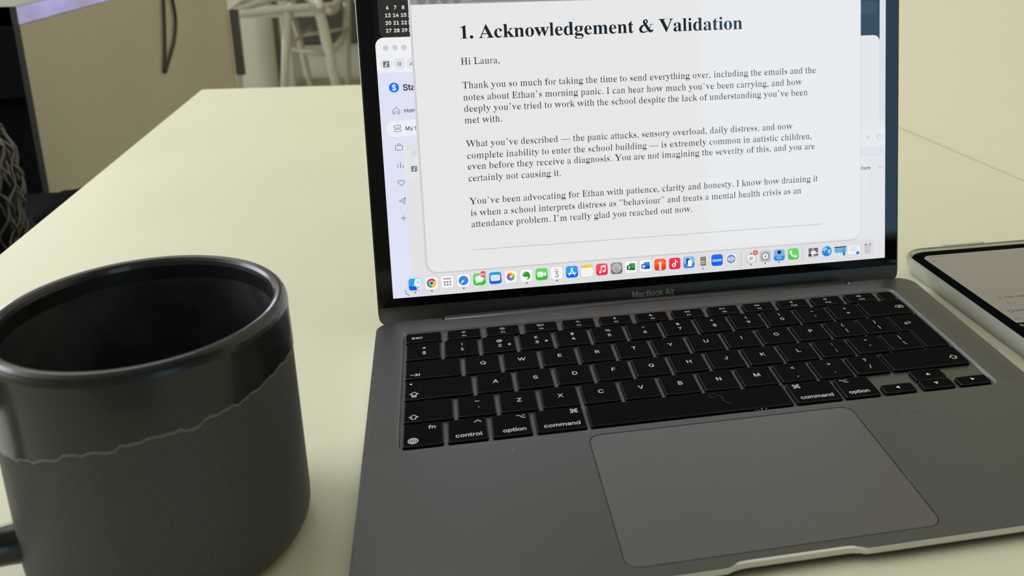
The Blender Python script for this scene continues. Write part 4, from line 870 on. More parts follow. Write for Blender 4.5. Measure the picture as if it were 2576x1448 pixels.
def body_outline():
    o = []
    # front edge left to right with the finger scoop
    o += [(BX0 + 10 - 10 * math.cos(math.radians(a)), BY0 + 10 - 10 * math.sin(math.radians(a))) for a in range(0, 91, 9)]
    o += [(111.0, BY0), (113.2, BY0 + 0.15), (115.0, BY0 + 0.9), (117.5, BY0 + 1.5), (120.5, BY0 + 1.7), (157.0, BY0 + 1.7), (160.0, BY0 + 1.5), (162.5, BY0 + 0.9), (164.3, BY0 + 0.15), (166.5, BY0)]
    o += [(BX1 - 10 + 10 * math.sin(math.radians(a)), BY0 + 10 - 10 * math.cos(math.radians(a))) for a in range(0, 91, 9)]
    o += [(BX1 - 10 + 10 * math.cos(math.radians(a)), BY1 - 10 + 10 * math.sin(math.radians(a))) for a in range(0, 91, 9)]
    o += [(254.6, BY1), (254.2, BY1 - 2.6), (18.9, BY1 - 2.6), (18.5, BY1)]
    o += [(BX0 + 10 - 10 * math.sin(math.radians(a)), BY1 - 10 + 10 * math.cos(math.radians(a))) for a in range(0, 91, 9)]
    return o


WELL = [(x, y) for x, y in rrect(-1.9, 275.6, -67.9, 41.2, 4.2, 8)]
PADO = rrect(78.1, 198.0, -154.7, -72.1, 5.2, 8)
outl = body_outline()
base = Mesh()
bev = 0.35
top_loop = [(x, y + 0.9) if 116 < x < 162 and y < BY0 + 4 else (x, y) for x, y in inset(outl, bev)]
v, f = fill([top_loop, WELL, PADO])
base.add([(x, y, 0) for x, y in v], f, alu)


def under(y):       # underside height: a wedge that thins towards the front
    s_ = (y - BY0) / (BY1 - BY0)
    return -3.5 - 7.0 * min(1, s_ * 1.15)


n = len(outl)
scoop = lambda lp, d: [(x, y + d) if 115 < x < 163 and y < BY0 + 4 else (x, y) for x, y in lp]
rings = [[(x, y, 0) for x, y in top_loop], [(x, y, -0.12) for x, y in scoop(inset(outl, bev * 0.35), 0.8)], [(x, y, -bev) for x, y in outl], [(x, y, under(y) + 0.9) for x, y in outl], [(x, y, under(y) + 0.25) for x, y in inset(outl, 0.8)], [(x, y, under(y)) for x, y in inset(outl, 2.6)]]
for k in range(len(rings) - 1):
    a, b_ = rings[k], rings[k + 1]
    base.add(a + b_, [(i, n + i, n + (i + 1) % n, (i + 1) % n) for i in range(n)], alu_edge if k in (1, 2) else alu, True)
v, f = fill([[p[:2] for p in rings[-1]]])
base.add([(x, y, under(y)) for x, y in v], [tuple(reversed(t)) for t in f], alu)
# keyboard well with sloping walls, trackpad pocket
wi = inset(WELL, 1.1)
wm = inset(WELL, 0.25)
nw = len(WELL)
zw = [0, -0.18, -1.3]
for (la, za), (lb, zb_) in (((WELL, 0), (wm, -0.2)), ((wm, -0.2), (wi, -1.3))):
    base.add([(x, y, za) for x, y in la] + [(x, y, zb_) for x, y in lb], [(i, (i + 1) % nw, nw + (i + 1) % nw, nw + i) for i in range(nw)], well_m, True)
v, f = fill([wi])
base.add([(x, y, -1.3) for x, y in v], f, alu)
npd = len(PADO)
base.add([(x, y, 0) for x, y in PADO] + [(x, y, -0.8) for x, y in PADO], [(i, (i + 1) % npd, npd + (i + 1) % npd, npd + i) for i in range(npd)], gap_m)
base.add([(x, y, -0.8) for x, y in PADO], [tuple(range(npd))], gap_m)
base.build('base', lap, scale=MM)
tp = Mesh().prism(rrect(78.42, 197.68, -154.38, -72.42, 5.0, 8), -0.7, -0.03, pad_m, bev=0.12)
tp.build('trackpad', lap, scale=MM)
# rubber feet carry the base on the desk
for x in (5, 272):
    for y, in ((-135,), (35,)):
        zf = -(Z0 + y * math.sin(ALPHA)) / math.cos(ALPHA) + 0.24
        Mesh().prism([(x + 6 * math.cos(a * .3927), y + 6 * math.sin(a * .3927)) for a in range(16)], zf, under(y) + 0.3, gap_m).build('foot', lap, scale=MM)
# speaker grilles: rows of drilled holes either side of the keyboard
for x0 in (-12.9, 279.6):
    g = Mesh()
    for i in range(9):
        for j in range(96):
            cx, cy = x0 + i * 1.13, -66.5 + j * 1.1 + (0.55 if i % 2 else 0)
            r = 0.21
            g.add([(cx + r * math.cos(a * 1.0472), cy + r * math.sin(a * 1.0472), 0.012) for a in range(6)], [(0, 1, 2, 3, 4, 5)], grille_m)
    props(g.build('speaker_grille', lap, scale=MM), kind='stuff')

# ---- keys: x0, x1, y0, y1 in mm, then the legends
U = 19.0
ROW = {0: 18.87, 1: 0.0, 2: -18.87, 3: -37.74, 4: -56.5}      # centre of the printed letters of each row


def kx(n0, w_=1.0):
    x0_ = n0 * U + 0.35
    x1_ = (n0 + w_) * U - 1.45
    d = -0.9 if n0 >= 12.4 else 0
    return (x0_ + d * 0.8, min(x1_ + d * 0.4, 273.1))


def ky(r):
    return (ROW[r] - 9.15, ROW[r] + 8.05)


KEYMESH = {}
key_count = 0


def key(x0, x1, y0, y1, legends, outline=None, ztop=0.15):
    cx, cy = (x0 + x1) / 2, (y0 + y1) / 2
    kk = (round(x1 - x0, 2), round(y1 - y0, 2), ztop) if not outline else None
    if kk and kk in KEYMESH:
        o = bpy.data.objects.new('key', KEYMESH[kk])
        COL.objects.link(o)
        o.parent = lap
    else:
        shp = outline or rrect(-(x1 - x0) / 2, (x1 - x0) / 2, -(y1 - y0) / 2, (y1 - y0) / 2, 1.35, 4)
        m = Mesh()
        # flared skirt below a slightly smaller flat top
        n_ = len(shp)
        tops = [inset(shp, 0.0), inset(shp, 0.05), inset(shp, 0.22), inset(shp, 0.5)]
        zs_ = [-1.25, ztop - 0.42, ztop - 0.10, ztop]
        for k in range(3):
            m.add([(x, y, zs_[k]) for x, y in tops[k]] + [(x, y, zs_[k + 1]) for x, y in tops[k + 1]], [(i, (i + 1) % n_, n_ + (i + 1) % n_, n_ + i) for i in range(n_)], key_m if k == 0 else key_edge_m, True)
        v_, f_ = fill([tops[3]])
        m.add([(x, y, ztop) for x, y in v_], f_, key_m)
        o = m.build('key', lap, scale=MM)
        if kk:
            KEYMESH[kk] = o.data
    o.location = (cx * MM, cy * MM, 0)
    if legends:
        fl = Flat(ztop + 0.012)
        for lg in legends:
            lg(fl, x0 - cx, x1 - cx, y0 - cy, y1 - cy)
        fl.build('legend', o, MM)
    return o


def T(s_, dx=0.0, dy=0.0, size=4.0, align='c', fat=0.05):
    """Letters centred on the key (dx, dy from the printed centre)."""
    def go(fl, x0, x1, y0, y1):
        cyp = (y0 + y1) / 2 + 0.55 + dy
        fl.text(s_, 'S', 0.35 + dx, cyp - size * 0.3635, size, legend_m, align=align, fat=fat)
    return go


def TL(s_, mx, my, size, align='l', fat=0.06):
    """Text placed from the key's left (align l) or right (align r) edge, my up from the bottom edge."""
    def go(fl, x0, x1, y0, y1):
        fl.text(s_, 'S', x0 + mx if align == 'l' else x1 - mx, y0 + my, size, legend_m, align=align, fat=fat)
    return go


def G(fn, mx, my, right=False, top=False):
    def go(fl, x0, x1, y0, y1):
        fn(fl, (x1 - mx) if right else (x0 + mx), (y1 - my) if top else (y0 + my))
    return go


LW = 0.34


def gl_globe(fl, x, y):
    fl.ring(x, y, 2.05, LW, legend_m, 20)
    fl.ring(x, y, 1.0, LW * .8, legend_m, 16, ry=2.05)
    fl.line([(x - 2, y), (x + 2, y)], LW * .8, legend_m)
    fl.line([(x, y - 2), (x, y + 2)], LW * .8, legend_m)
    fl.line([(x - 1.7, y + 1.05), (x + 1.7, y + 1.05)], LW * .7, legend_m)
    fl.line([(x - 1.7, y - 1.05), (x + 1.7, y - 1.05)], LW * .7, legend_m)


def gl_shift(fl, x, y):
    fl.line([(x, y + 1.9), (x + 2.0, y - .1), (x + .95, y - .1), (x + .95, y - 1.7), (x - .95, y - 1.7), (x - .95, y - .1), (x - 2.0, y - .1)], LW, legend_m, True)


def gl_caps(fl, x, y):
    fl.line([(x, y + 2.1), (x + 2.0, y + .3), (x + .95, y + .3), (x + .95, y - .9), (x - .95, y - .9), (x - .95, y + .3), (x - 2.0, y + .3)], LW, legend_m, True)
    fl.line([(x - .95, y - 1.45), (x + .95, y - 1.45), (x + .95, y - 2.2), (x - .95, y - 2.2)], LW, legend_m, True)


def gl_tab(fl, x, y):
    fl.line([(x - 2.1, y), (x + 1.5, y)], LW, legend_m)
    fl.line([(x + .3, y + 1.2), (x + 1.55, y), (x + .3, y - 1.2)], LW, legend_m)
    fl.line([(x + 2.1, y + 1.25), (x + 2.1, y - 1.25)], LW, legend_m)


def gl_back(fl, x, y):
    fl.line([(x - 2.2, y), (x - .9, y + 1.35), (x + 2.1, y + 1.35), (x + 2.1, y - 1.35), (x - .9, y - 1.35)], LW, legend_m, True)
    fl.line([(x - .3, y + .6), (x + .9, y - .6)], LW, legend_m)
    fl.line([(x - .3, y - .6), (x + .9, y + .6)], LW, legend_m)


def gl_return(fl, x, y):
    fl.line([(x - 1.7, y - .5), (x + 1.0, y - .5), (x + 1.7, y - .1), (x + 1.7, y + .8), (x + 1.0, y + 1.2), (x + .4, y + 1.2)], LW, legend_m)
    fl.line([(x - .7, y + .6), (x - 1.8, y - .5), (x - .7, y - 1.6)], LW, legend_m)


def gl_dot(fl, x, y):
    fl.disc(x, y, .55, legend_m, 12)


def gl_opt(fl, x, y):
    fl.line([(x - 1.9, y + .95), (x - .7, y + .95), (x + .75, y - .95), (x + 1.9, y - .95)], LW, legend_m)
    fl.line([(x + .55, y + .95), (x + 1.9, y + .95)], LW, legend_m)


def gl_cmd(fl, x, y):
    k = .72
    for sx in (-1, 1):
        for sy in (-1, 1):
            fl.ring(x + sx * 1.42 * k, y + sy * 1.42 * k, .72 * k, LW, legend_m, 12)
    for q in ((-.7, -1.4, -.7, 1.4), (.7, -1.4, .7, 1.4), (-1.4, -.7, 1.4, -.7), (-1.4, .7, 1.4, .7)):
        fl.line([(x + q[0] * k, y + q[1] * k), (x + q[2] * k, y + q[3] * k)], LW, legend_m)


def gl_ctrl(fl, x, y):
    fl.line([(x - 1.5, y - .7), (x, y + .8), (x + 1.5, y - .7)], LW * 1.1, legend_m)


def tri(a):
    def go(fl, x, y):
        pts = [(x + 1.25 * math.cos(a + t_), y + 1.25 * math.sin(a + t_)) for t_ in (0, 2.094, 4.189)]
        fl.poly(pts, legend_m)
    return go


W2 = 0.22


def ic_sun(big):
    def go(fl, x, y):
        r = .62 if big else .5
        fl.ring(x, y, r, W2, legend_m, 12)
        for a in range(8):
            c, s_ = math.cos(a * .785), math.sin(a * .785)
            fl.line([(x + c * (r + .35), y + s_ * (r + .35)), (x + c * (r + (.85 if big else .55)), y + s_ * (r + (.85 if big else .55)))], W2, legend_m)
    return go


def ic_mission(fl, x, y):
    fl.line(rrect(x - 1.7, x - .5, y + .2, y + 1.1, .1, 1), W2, legend_m, True)
    fl.line(rrect(x - 1.4, x - .2, y - 1.0, y - .1, .1, 1), W2, legend_m, True)
    fl.line(rrect(x + .3, x + 1.6, y - .8, y + .9, .1, 1), W2, legend_m, True)


def ic_search(fl, x, y):
    fl.ring(x - .15, y + .2, .75, W2, legend_m, 14)
    fl.line([(x + .4, y - .35), (x + 1.1, y - 1.0)], W2 * 1.3, legend_m)


def ic_mic(fl, x, y):
    fl.rect(x - .35, x + .35, y - .2, y + 1.2, legend_m, .34)
    fl.ring(x, y + .1, .75, W2, legend_m, 10, a0=180, a1=360)
    fl.line([(x, y - .6), (x, y - 1.1)], W2, legend_m)


def ic_moon(fl, x, y):
    pts = [(x + math.cos(math.radians(a)), y + math.sin(math.radians(a))) for a in range(110, 341, 15)]
    pts += [(x + .45 + .8 * math.cos(math.radians(a)), y + .4 + .8 * math.sin(math.radians(a))) for a in range(310, 119, -19)]
    fl.loops([pts], legend_m)


def ic_tri2(d):
    def go(fl, x, y):
        for o_ in (-.75, .75):
            fl.line([(x + o_ - d * .6, y + .75), (x + o_ + d * .65, y), (x + o_ - d * .6, y - .75)], W2, legend_m, True)
    return go


def ic_play(fl, x, y):
    fl.line([(x - 1.5, y + .75), (x - .1, y), (x - 1.5, y - .75)], W2, legend_m, True)
    for o_ in (.5, 1.2):
        fl.line([(x + o_, y + .7), (x + o_, y - .7)], W2 * 1.2, legend_m)


def ic_vol(nw_):
    def go(fl, x, y):
        x -= .4 * nw_ * .5
        fl.line([(x - .9, y + .35), (x - .4, y + .35), (x + .3, y + .95), (x + .3, y - .95), (x - .4, y - .35), (x - .9, y - .35)], W2, legend_m, True)
        for i in range(nw_):
            fl.ring(x + .4, y, .45 + .42 * i, W2 * .8, legend_m, 8, a0=-50, a1=50)
    return go


# function row
FY = (28.15, 38.05)


def fkey(i, icon, name):
    x0 = 21.05 + 20.22 * i
    key(x0, x0 + 17.5, FY[0], FY[1], [G(icon, 8.6, 3.3, top=True), TL(name, 8.75 - text_width(name, 'S', 1.9) / 2, 1.9, 1.9, 'r', 0.05)])


key(-0.1, 18.2, FY[0], FY[1], [TL('esc', 2.9, 3.6, 3.5)])
for i, (ic, nm) in enumerate(((ic_sun(0), 'F1'), (ic_sun(1), 'F2'), (ic_mission, 'F3'), (ic_search, 'F4'), (ic_mic, 'F5'), (ic_moon, 'F6'), (ic_tri2(-1), 'F7'), (ic_play, 'F8'), (ic_tri2(1), 'F9'), (ic_vol(0), 'F10'), (ic_vol(1), 'F11'), (ic_vol(3), 'F12'))):
    fkey(i, ic, nm)
sensor = key(264.1, 272.9, 28.3, 38.0, None, outline=[(x, y) for x, y in rrect(-4.4, 4.4, -4.85, 4.85, 1.6, 5)], ztop=-0.25)
sensor['label'] = 'blank square fingerprint key in the corner'

# number row
NR = [('§', '±'), ('1', '!'), ('2', '@'), ('3', '£'), ('4', '$'), ('5', '%'), ('6', '^'), ('7', '&'), ('8', '*'), ('9', '('), ('0', ')'), ('-', '_'), ('=', '+')]
for i, (lo, hi) in enumerate(NR):
    a = kx(i)
    y = ky(0)
    lg = [T(lo, 0, -2.55, 3.7), T(hi, 0, 2.75 if hi not in '_^' else (3.9 if hi == '_' else 2.2), 3.3)]
    if lo == '2':
        lg.append(T('€', 4.9, -2.2, 2.8))
    if lo == '3':
        lg.append(T('#', 4.9, -2.2, 2.8))
    key(a[0], a[1], y[0], y[1], lg)
a = kx(13, 1.5)
key(247.0, 273.1, *ky(0), [G(gl_back, 5.0, 8.2, right=True)])
# letter rows
a = kx(0, 1.5)
key(a[0], a[1], *ky(1), [G(gl_tab, 4.6, 3.6)])
for i, c in enumerate('QWERTYUIOP'):
    a = kx(1.5 + i)
    key(a[0], a[1], *ky(1), [T(c)])
for i, (lo, hi) in enumerate((('[', '{'), (']', '}'))):
    a = kx(11.5 + i)
    key(a[0], a[1], *ky(1), [T(lo, 0, -3.0, 3.5), T(hi, 0, 3.0, 3.5)])
a = kx(0, 1.75)
key(a[0], a[1], *ky(2), [G(gl_caps, 4.4, 4.4), G(gl_dot, 2.9, 3.2, top=True)])
for i, c in enumerate('ASDFGHJKL'):
    a = kx(1.75 + i)
    lg = [T(c)]
    if c in 'FJ':
        lg = [T(c)]
    o = key(a[0], a[1], *ky(2), lg)
    if c in 'FJ':
        m = Mesh().prism(rrect(-2.0, 2.0, -5.0, -4.65, .17, 2), 0.13, 0.24, key_m)
        m.build('bump', o, scale=MM)
for i, (lo, hi) in enumerate(((';', ':'), ("'", '"'), ('\\', '|'))):
    a = kx(10.75 + i)
    key(a[0], a[1], *ky(2), [T(lo, 0, -2.9, 3.6), T(hi, 0, 2.9, 3.6)])
# tall return key (two rows, wider above)
ra = kx(13.5, 1.0)[0] - 0.4
rb = kx(13.75, .75)[0] - 0.6
y1_, ym, y0_ = ky(1)[1], ky(1)[0], ky(2)[0]
pts = [(rb, y0_), (273.1, y0_), (273.1, y1_), (ra, y1_), (ra, ym), (rb, ym)]
cx, cy = (ra + 273.1) / 2, (y0_ + y1_) / 2


def fillet(poly, r, seg=4):
    out = []
    n_ = len(poly)
    for i in range(n_):
        p0, p1, p2 = Vector(poly[i - 1]), Vector(poly[i]), Vector(poly[(i + 1) % n_])
        d0, d2 = (p0 - p1).normalized(), (p2 - p1).normalized()
        rr = min(r, (p0 - p1).length * .49, (p2 - p1).length * .49)
        a_, c_ = p1 + d0 * rr, p1 + d2 * rr
        for k in range(seg + 1):
            t_ = k / seg
            q = a_ * (1 - t_) ** 2 + p1 * 2 * t_ * (1 - t_) + c_ * t_ * t_
            out.append((q.x, q.y))
    return out


key(ra, 273.1, y0_, y1_, [G(gl_return, 10.0, 9.5, right=True, top=True)], outline=[(x - cx, y - cy) for x, y in fillet(pts, 1.35)])
a = kx(0, 1.25)
key(a[0], a[1], *ky(3), [G(gl_shift, 4.4, 3.9)])
a = kx(1.25)
key(a[0], a[1], *ky(3), [T('`', 0.5, -3.6, 3.8), T('~', 0, 3.0, 3.8)])
for i, c in enumerate('ZXCVBNM'):
    a = kx(2.25 + i)
    key(a[0], a[1], *ky(3), [T(c)])
for i, (lo, hi) in enumerate(((',', '<'), ('.', '>'), ('/', '?'))):
    a = kx(9.25 + i)
    key(a[0], a[1], *ky(3), [T(lo, 0, -3.0 if lo == '/' else -3.9, 3.6), T(hi, 0, 3.2, 3.6)])
key(kx(12.25, 2.25)[0] - 0.5, 273.1, *ky(3), [G(gl_shift, 5.6, 6.6, right=True)])
# bottom row
y = ky(4)
key(*kx(0), *y, [TL('fn', 3.1, 12.2, 3.5, 'r'), G(gl_globe, 4.4, 4.0)])
key(*kx(1), *y, [TL('control', 2.5, 3.0, 3.5, 'r'), G(gl_ctrl, 4.1, 3.1, right=True, top=True)])
key(*kx(2), *y, [TL('option', 2.5, 3.0, 3.5, 'r'), G(gl_opt, 4.1, 3.2, right=True, top=True)])
key(*kx(3, 1.25), *y, [TL('command', 2.5, 3.0, 3.5, 'r'), G(gl_cmd, 4.1, 3.2, right=True, top=True)])
key(80.9, 174.4, *y, None)
key(*kx(9.25, 1.25), *y, [TL('command', 2.7, 3.0, 3.5, 'l'), G(gl_cmd, 4.4, 3.2, top=True)])
key(*kx(10.5), *y, [TL('option', 2.7, 3.0, 3.5, 'l'), G(gl_opt, 4.4, 3.2, top=True)])
ymid = -58.0
key(219.2, 235.1, y[0], ymid - .3, [G(tri(math.pi), 7.9, 4.1)])
key(238.6, 254.8, ymid + .1, y[1] - .2, [G(tri(math.pi / 2), 8.1, 4.6)])
key(238.6, 254.8, y[0], ymid - .1, [G(tri(-math.pi / 2), 8.1, 4.4)])
key(257.2, 273.2, y[0], ymid - .3, [G(tri(0), 8.0, 4.2)])

# ---- lid: local frame s along the display, t up the display, z towards the viewer; (0, 0) is the display's lower left corner
TH = math.radians(9.636)
Q = 1.00989
QS = Q * MM
LOC = Vector((-6.871, 65.590, 8.551)) * MM
LROT = (math.radians(90) - TH, 0, 0)


def lidpart(o):
    o.location = LOC
    o.rotation_euler = LROT
    return o


shell = Mesh()
lo_ = rrect(-8.8, 295.3, -15.2, 190.5, 7.5, 8)
for k, ((ins0, za), (ins1, zb_)) in enumerate((((0.0, -0.9), (0.25, -0.45)), ((0.5, -4.6), (0.0, -3.6)), ((0.0, -3.6), (0.0, -0.9)), ((0.25, -0.45), (0.9, -0.35)))):
    A_, B_ = inset(lo_, ins0) if ins0 else lo_, inset(lo_, ins1) if ins1 else lo_
    nn = len(lo_)
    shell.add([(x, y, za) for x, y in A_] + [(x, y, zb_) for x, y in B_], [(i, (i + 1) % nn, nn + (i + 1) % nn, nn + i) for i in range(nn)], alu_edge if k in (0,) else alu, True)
shell.add([(x, y, -4.6) for x, y in inset(lo_, .5)], [tuple(reversed(range(len(lo_))))], alu)
shell.add([(x, y, -0.35) for x, y in inset(lo_, .9)], [tuple(range(len(lo_)))], gap_m)
lidpart(shell.build('lid', lap, scale=QS))
bz = Mesh().prism(rrect(-7.7, 294.2, -4.85, 189.3, 6.5, 8, (0, 1, 1, 0)), -0.4, 0.0, glass_m, bev=0.08)
lidpart(bz.build('bezel', lap, scale=QS))
chin = Mesh().prism(rrect(-8.2, 294.7, -14.9, -5.05, 5.0, 8, (1, 0, 0, 1)), -0.8, -0.12, chin_m, bev=0.15)
chin_o = lidpart(chin.build('chin', lap, scale=QS))
Flat(-0.10).text('MacBook Air', 'S', 131.9, -11.1, 4.85, mark_m, fat=0.05, sx=24.9 / text_width('MacBook Air', 'S', 4.85)).build('lettering', chin_o, QS)
# hinge barrel in the cut-out behind the keys
hb = Mesh().tube([(20.0, 57.5, -4.2), (253.0, 57.5, -4.2)], 3.6, chin_m, 20)
hb.build('hinge', lap, scale=MM)

# ---- the lit display
WALLP = glow((12, 13, 18))
SCR = Flat(0.02).rect(0, 286.5, 0, 179, WALLP)
screen = lidpart(SCR.build('screen', lap, QS))
props(screen, 'lit display showing a letter over other windows')
Z = [0.03]


def layer(name, label=None, dz=0.02):
    """Start a flat piece of the picture on the display; finish with done()."""
    Z[0] += dz
    fl = Flat(Z[0])
    fl.step = 0.006
    fl.title = (name, label)
    return fl


def done(fl):
    Z[0] = fl.z
    o = fl.build(fl.title[0], screen, QS)
    if fl.title[1]:
        o['label'] = fl.title[1]
    return o


ink = glow((44, 50, 58))
ink2 = glow((62, 66, 74))
C_ = glow
# dark calendar panel at the upper left
fl = layer('calendar_panel', 'dark calendar panel with white dates')
fl.rect(2.6, 22, 139.8, 179, C_((46, 47, 45)), 3.2)
fl.up()
for r, row in enumerate((('', '', '1', '2'), ('6', '7', '8', '9'), ('13', '14', '15', '16'), ('20', '21', '22', '23'), ('27', '28', '29', '30'))):
    y = 159.1 - r * 3.93 if r else 159.1
    for c, s_ in enumerate(row):
        if s_:
            fl.text(s_, 'S', 7.35 + c * 4.03 - (0.45 if c == 3 else 0), y - 0.85 if r else y, 2.45, C_((225, 226, 222)), align='c', fat=0.09)
done(fl)
# right hand dark window with its search capsule
fl = layer('dark_window', 'dark blue-grey window strip at the right')
fl.rect(255, 282.7, 118, 179, C_((38, 55, 70)))
fl.up().rect(262, 280.8, 144.6, 150.3, C_((48, 66, 82)), 2.8)
fl.line(rrect(262, 280.8, 144.6, 150.3, 2.8, 6), 0.2, C_((96, 84, 92)), True)
done(fl)
fl = layer('white_window')
fl.rect(282.75, 286.5, 60, 179, C_((218, 219, 222)))
fl.rect(255, 286.5, 0, 80, C_((224, 226, 230)))
done(fl)
fl = layer('pale_window', 'pale window behind the letter, right side')
fl.rect(255, 282.7, 60, 131.8, C_((226, 226, 226)), 3.6)
fl.up().ring(269.6, 125.0, 2.4, 0.2, C_((205, 206, 210)))
done(fl)
# browser window with the lavender side bar
fl = layer('browser_window', 'browser window with lavender side bar and menu')
fl.rect(0, 60, 0, 139.9, C_((238, 240, 243)), 4.4, corners=(0, 0, 1, 0))
fl.up().poly([(0, 0), (60, 0), (60, 121.7), (0, 121.7)], C_((222, 226, 244)))
fl.poly([(0, 0), (10, 0), (10, 24), (0, 24)], C_((226, 230, 246)))
for i in range(3):
    fl.disc(5.15 + 4.65 * i, 134.5, 1.45, C_((206, 207, 210)))
    fl.disc(4.85 + 6.75 * i, 126.0, 3.15, C_((228, 229, 232)))
fl.up()
fl.rect(3.3, 6.4, 124.5, 127.6, C_((112, 113, 118)))
fl.ring(11.6, 126.0, 1.0, 0.28, C_((120, 122, 128)), 6)
fl.ring(11.6, 126.0, .55, 0.2, C_((150, 152, 156)), 6)
fl.poly([(16.6, 125.2), (18.3, 127.3), (20, 125.2)], C_((148, 150, 154)))
fl.up()
W = C_((240, 240, 242))
fl.line([(5.0, 126.9), (5.0, 125.3)], .32, W).disc(4.6, 125.3, .48, W, 12).line([(5.0, 126.9), (5.7, 126.4)], .32, W)
fl.disc(8.0, 113.75, 2.6, C_((24, 116, 236)), 28)
fl.up().text('$', 'S', 8.0, 112.3, 4.0, W, align='c', fat=.06)
fl.text('Sta', 'S', 12.45, 112.0, 4.35, ink, fat=.13)
# menu rows
fl.rect(2.6, 40, 87.7, 96.4, C_((236, 238, 243)), 4.3)
fl.up()
fl.line([(6.6, 101.6), (8.35, 103.3), (10.1, 101.6), (10.1, 99.9), (9.1, 99.9), (9.1, 101.0), (7.6, 101.0), (7.6, 99.9), (6.6, 99.9)], .24, ink2, True)
fl.text('Home', 'S', 12.4, 100.35, 2.75, ink, fat=.04)
fl.line(rrect(6.7, 10.2, 92.35, 93.7, .6, 4), .24, ink2, True).line(rrect(6.7, 10.2, 90.35, 91.7, .6, 4), .24, ink2, True)
fl.text('My Store', 'S', 12.4, 90.9, 2.75, ink, fat=.04)
fl.line(rrect(6.6, 10.3, 80.6, 83.1, .5, 3), .24, ink2, True).line([(7.6, 83.1), (8.2, 84.0), (9.0, 84.0), (9.5, 83.1)], .24, ink2)
for i, h in enumerate((1.9, 3.0, 1.2)):
    fl.line([(7.3 + i * 1.35, 71.1), (7.3 + i * 1.35, 71.1 + h)], .3, ink2)
hp = []
for i in range(25):
    a = 2 * math.pi * i / 24
    hp.append((8.5 + 0.112 * 16 * math.sin(a) ** 3, 63.1 + 0.105 * (13 * math.cos(a) - 5 * math.cos(2 * a) - 2 * math.cos(3 * a) - math.cos(4 * a))))
fl.line(hp, .24, ink2)
fl.line([(6.7, 53.2), (10.1, 54.9), (9.4, 51.4), (8.3, 52.6)], .24, ink2, True).line([(8.3, 52.6), (10.1, 54.9)], .2, ink2)
fl.line([(6.9, 43.8), (9.9, 43.8)], .24, ink2).line([(8.4, 42.3), (8.4, 45.3)], .24, ink2)
fl.line([(6.9, 4.6), (6.5, 3.9), (7.1, 3.1), (6.6, 2.3), (7.2, 1.7), (7.8, 1.95), (8.3, 1.2), (9.0, 1.3)], .26, ink)
done(fl)
# second browser window, its tool bar and right-hand controls
fl = layer('second_window', 'pale second window around the letter')
fl.rect(10.7, 286.5, -0.0, 83.6, C_((226, 226, 227)), 4.2, corners=(0, 1, 1, 0))
fl.rect(276, 286.5, 0, 60, C_((224, 226, 230)))
fl.up()
fl.poly([(10.8, 65.5), (19.8, 65.5), (19.8, 80.0), (10.8, 80.0)], C_((230, 230, 231)))
fl.disc(16.0, 78.5, 1.5, C_((208, 209, 211)))
fl.disc(15.5, 70.05, 2.9, C_((224, 225, 227)))
fl.poly([(265, 60.5), (286.5, 60.5), (286.5, 77.5), (265, 77.5)], C_((229, 229, 231)))
fl.up().rect(14.1, 17.1, 68.6, 71.6, C_((122, 123, 127)))
fl.up().line([(15.8, 71.0), (15.8, 69.5)], .3, W).disc(15.4, 69.5, .45, W, 10).line([(15.8, 71), (16.4, 70.5)], .3, W)
fl.poly([(270, 61.3), (286.2, 61.3), (286.2, 67.1), (270, 67.1)], C_((221, 221, 226)))
fl.up()
g1 = C_((150, 150, 158))
fl.line([(274.2, 72.8), (277.0, 72.8)], .18, g1).line([(275.6, 71.4), (275.6, 74.2)], .18, g1)
fl.line(rrect(281.9, 284.3, 71.2, 73.6, .4, 3), .18, g1, True).line([(281.1, 72.6), (281.1, 74.3), (283.0, 74.5)], .18, g1)
fl.text('Share', 'S', 277.2, 53.9, 2.75, C_((84, 86, 92)), align='r', fat=.04)
for x in (282.7, 283.75, 284.8):
    fl.disc(x, 54.85, .24, C_((84, 86, 92)), 8)
fl.line([(275.6, 50.0), (285.7, 49.6)], .12, C_((208, 208, 214)))
fl.line([(270.9, 59.9), (286.3, 59.9)], .12, C_((212, 212, 218)))
done(fl)
# soft edge around the letter window (its drop shadow is part of the picture on the display)
fl = layer('window_edge')
for i in range(5):
    e = 1.25 - i * .25
    c = 218 - i * 5
    fl.rect(19.3 - e, 270.7 + e * .3, 12.7 - e, 179, C_((c, c, c + 3)), 5.4 + e, corners=(1, 0, 0, 1))
    fl.up()
done(fl)
fl = layer('letter_window', 'white letter page with black serif text')
page = C_((231, 231, 231))
fl.rect(19.3, 270.7, 12.75, 156.2, page, 5.4, 8, (1, 0, 0, 1))
fl.poly([(19.0, 156.2), (270.7, 156.2), (270.7, 179), (19.0, 179)], C_((146, 147, 152)))
fl.up().line([(19.0, 156.25), (270.7, 156.25)], .3, C_((196, 197, 201)))
for x in (24.9, 30.9, 37.0, 43.2):
    fl.disc(x, 158.7, 2.3, C_((122, 123, 128)))
fl.rect(50, 150, 157.2, 163, C_((128, 129, 134)), 2.5)
fl.line([(43.8, 23.6), (247.0, 23.3)], .16, C_((112, 116, 122)))
done(fl)


def para(name, rows, fam='R'):
    fl_ = layer(name)
    for s_, x0, x1, y, col in rows:
        k = x1 - x0
        base_w = text_width(s_, fam, 1.0)
        size = 5.42 if fam == 'R' else 10.35
        fl_.text(s_, fam, x0, y, size, col, sx=k / (base_w * size))
    return done(fl_)


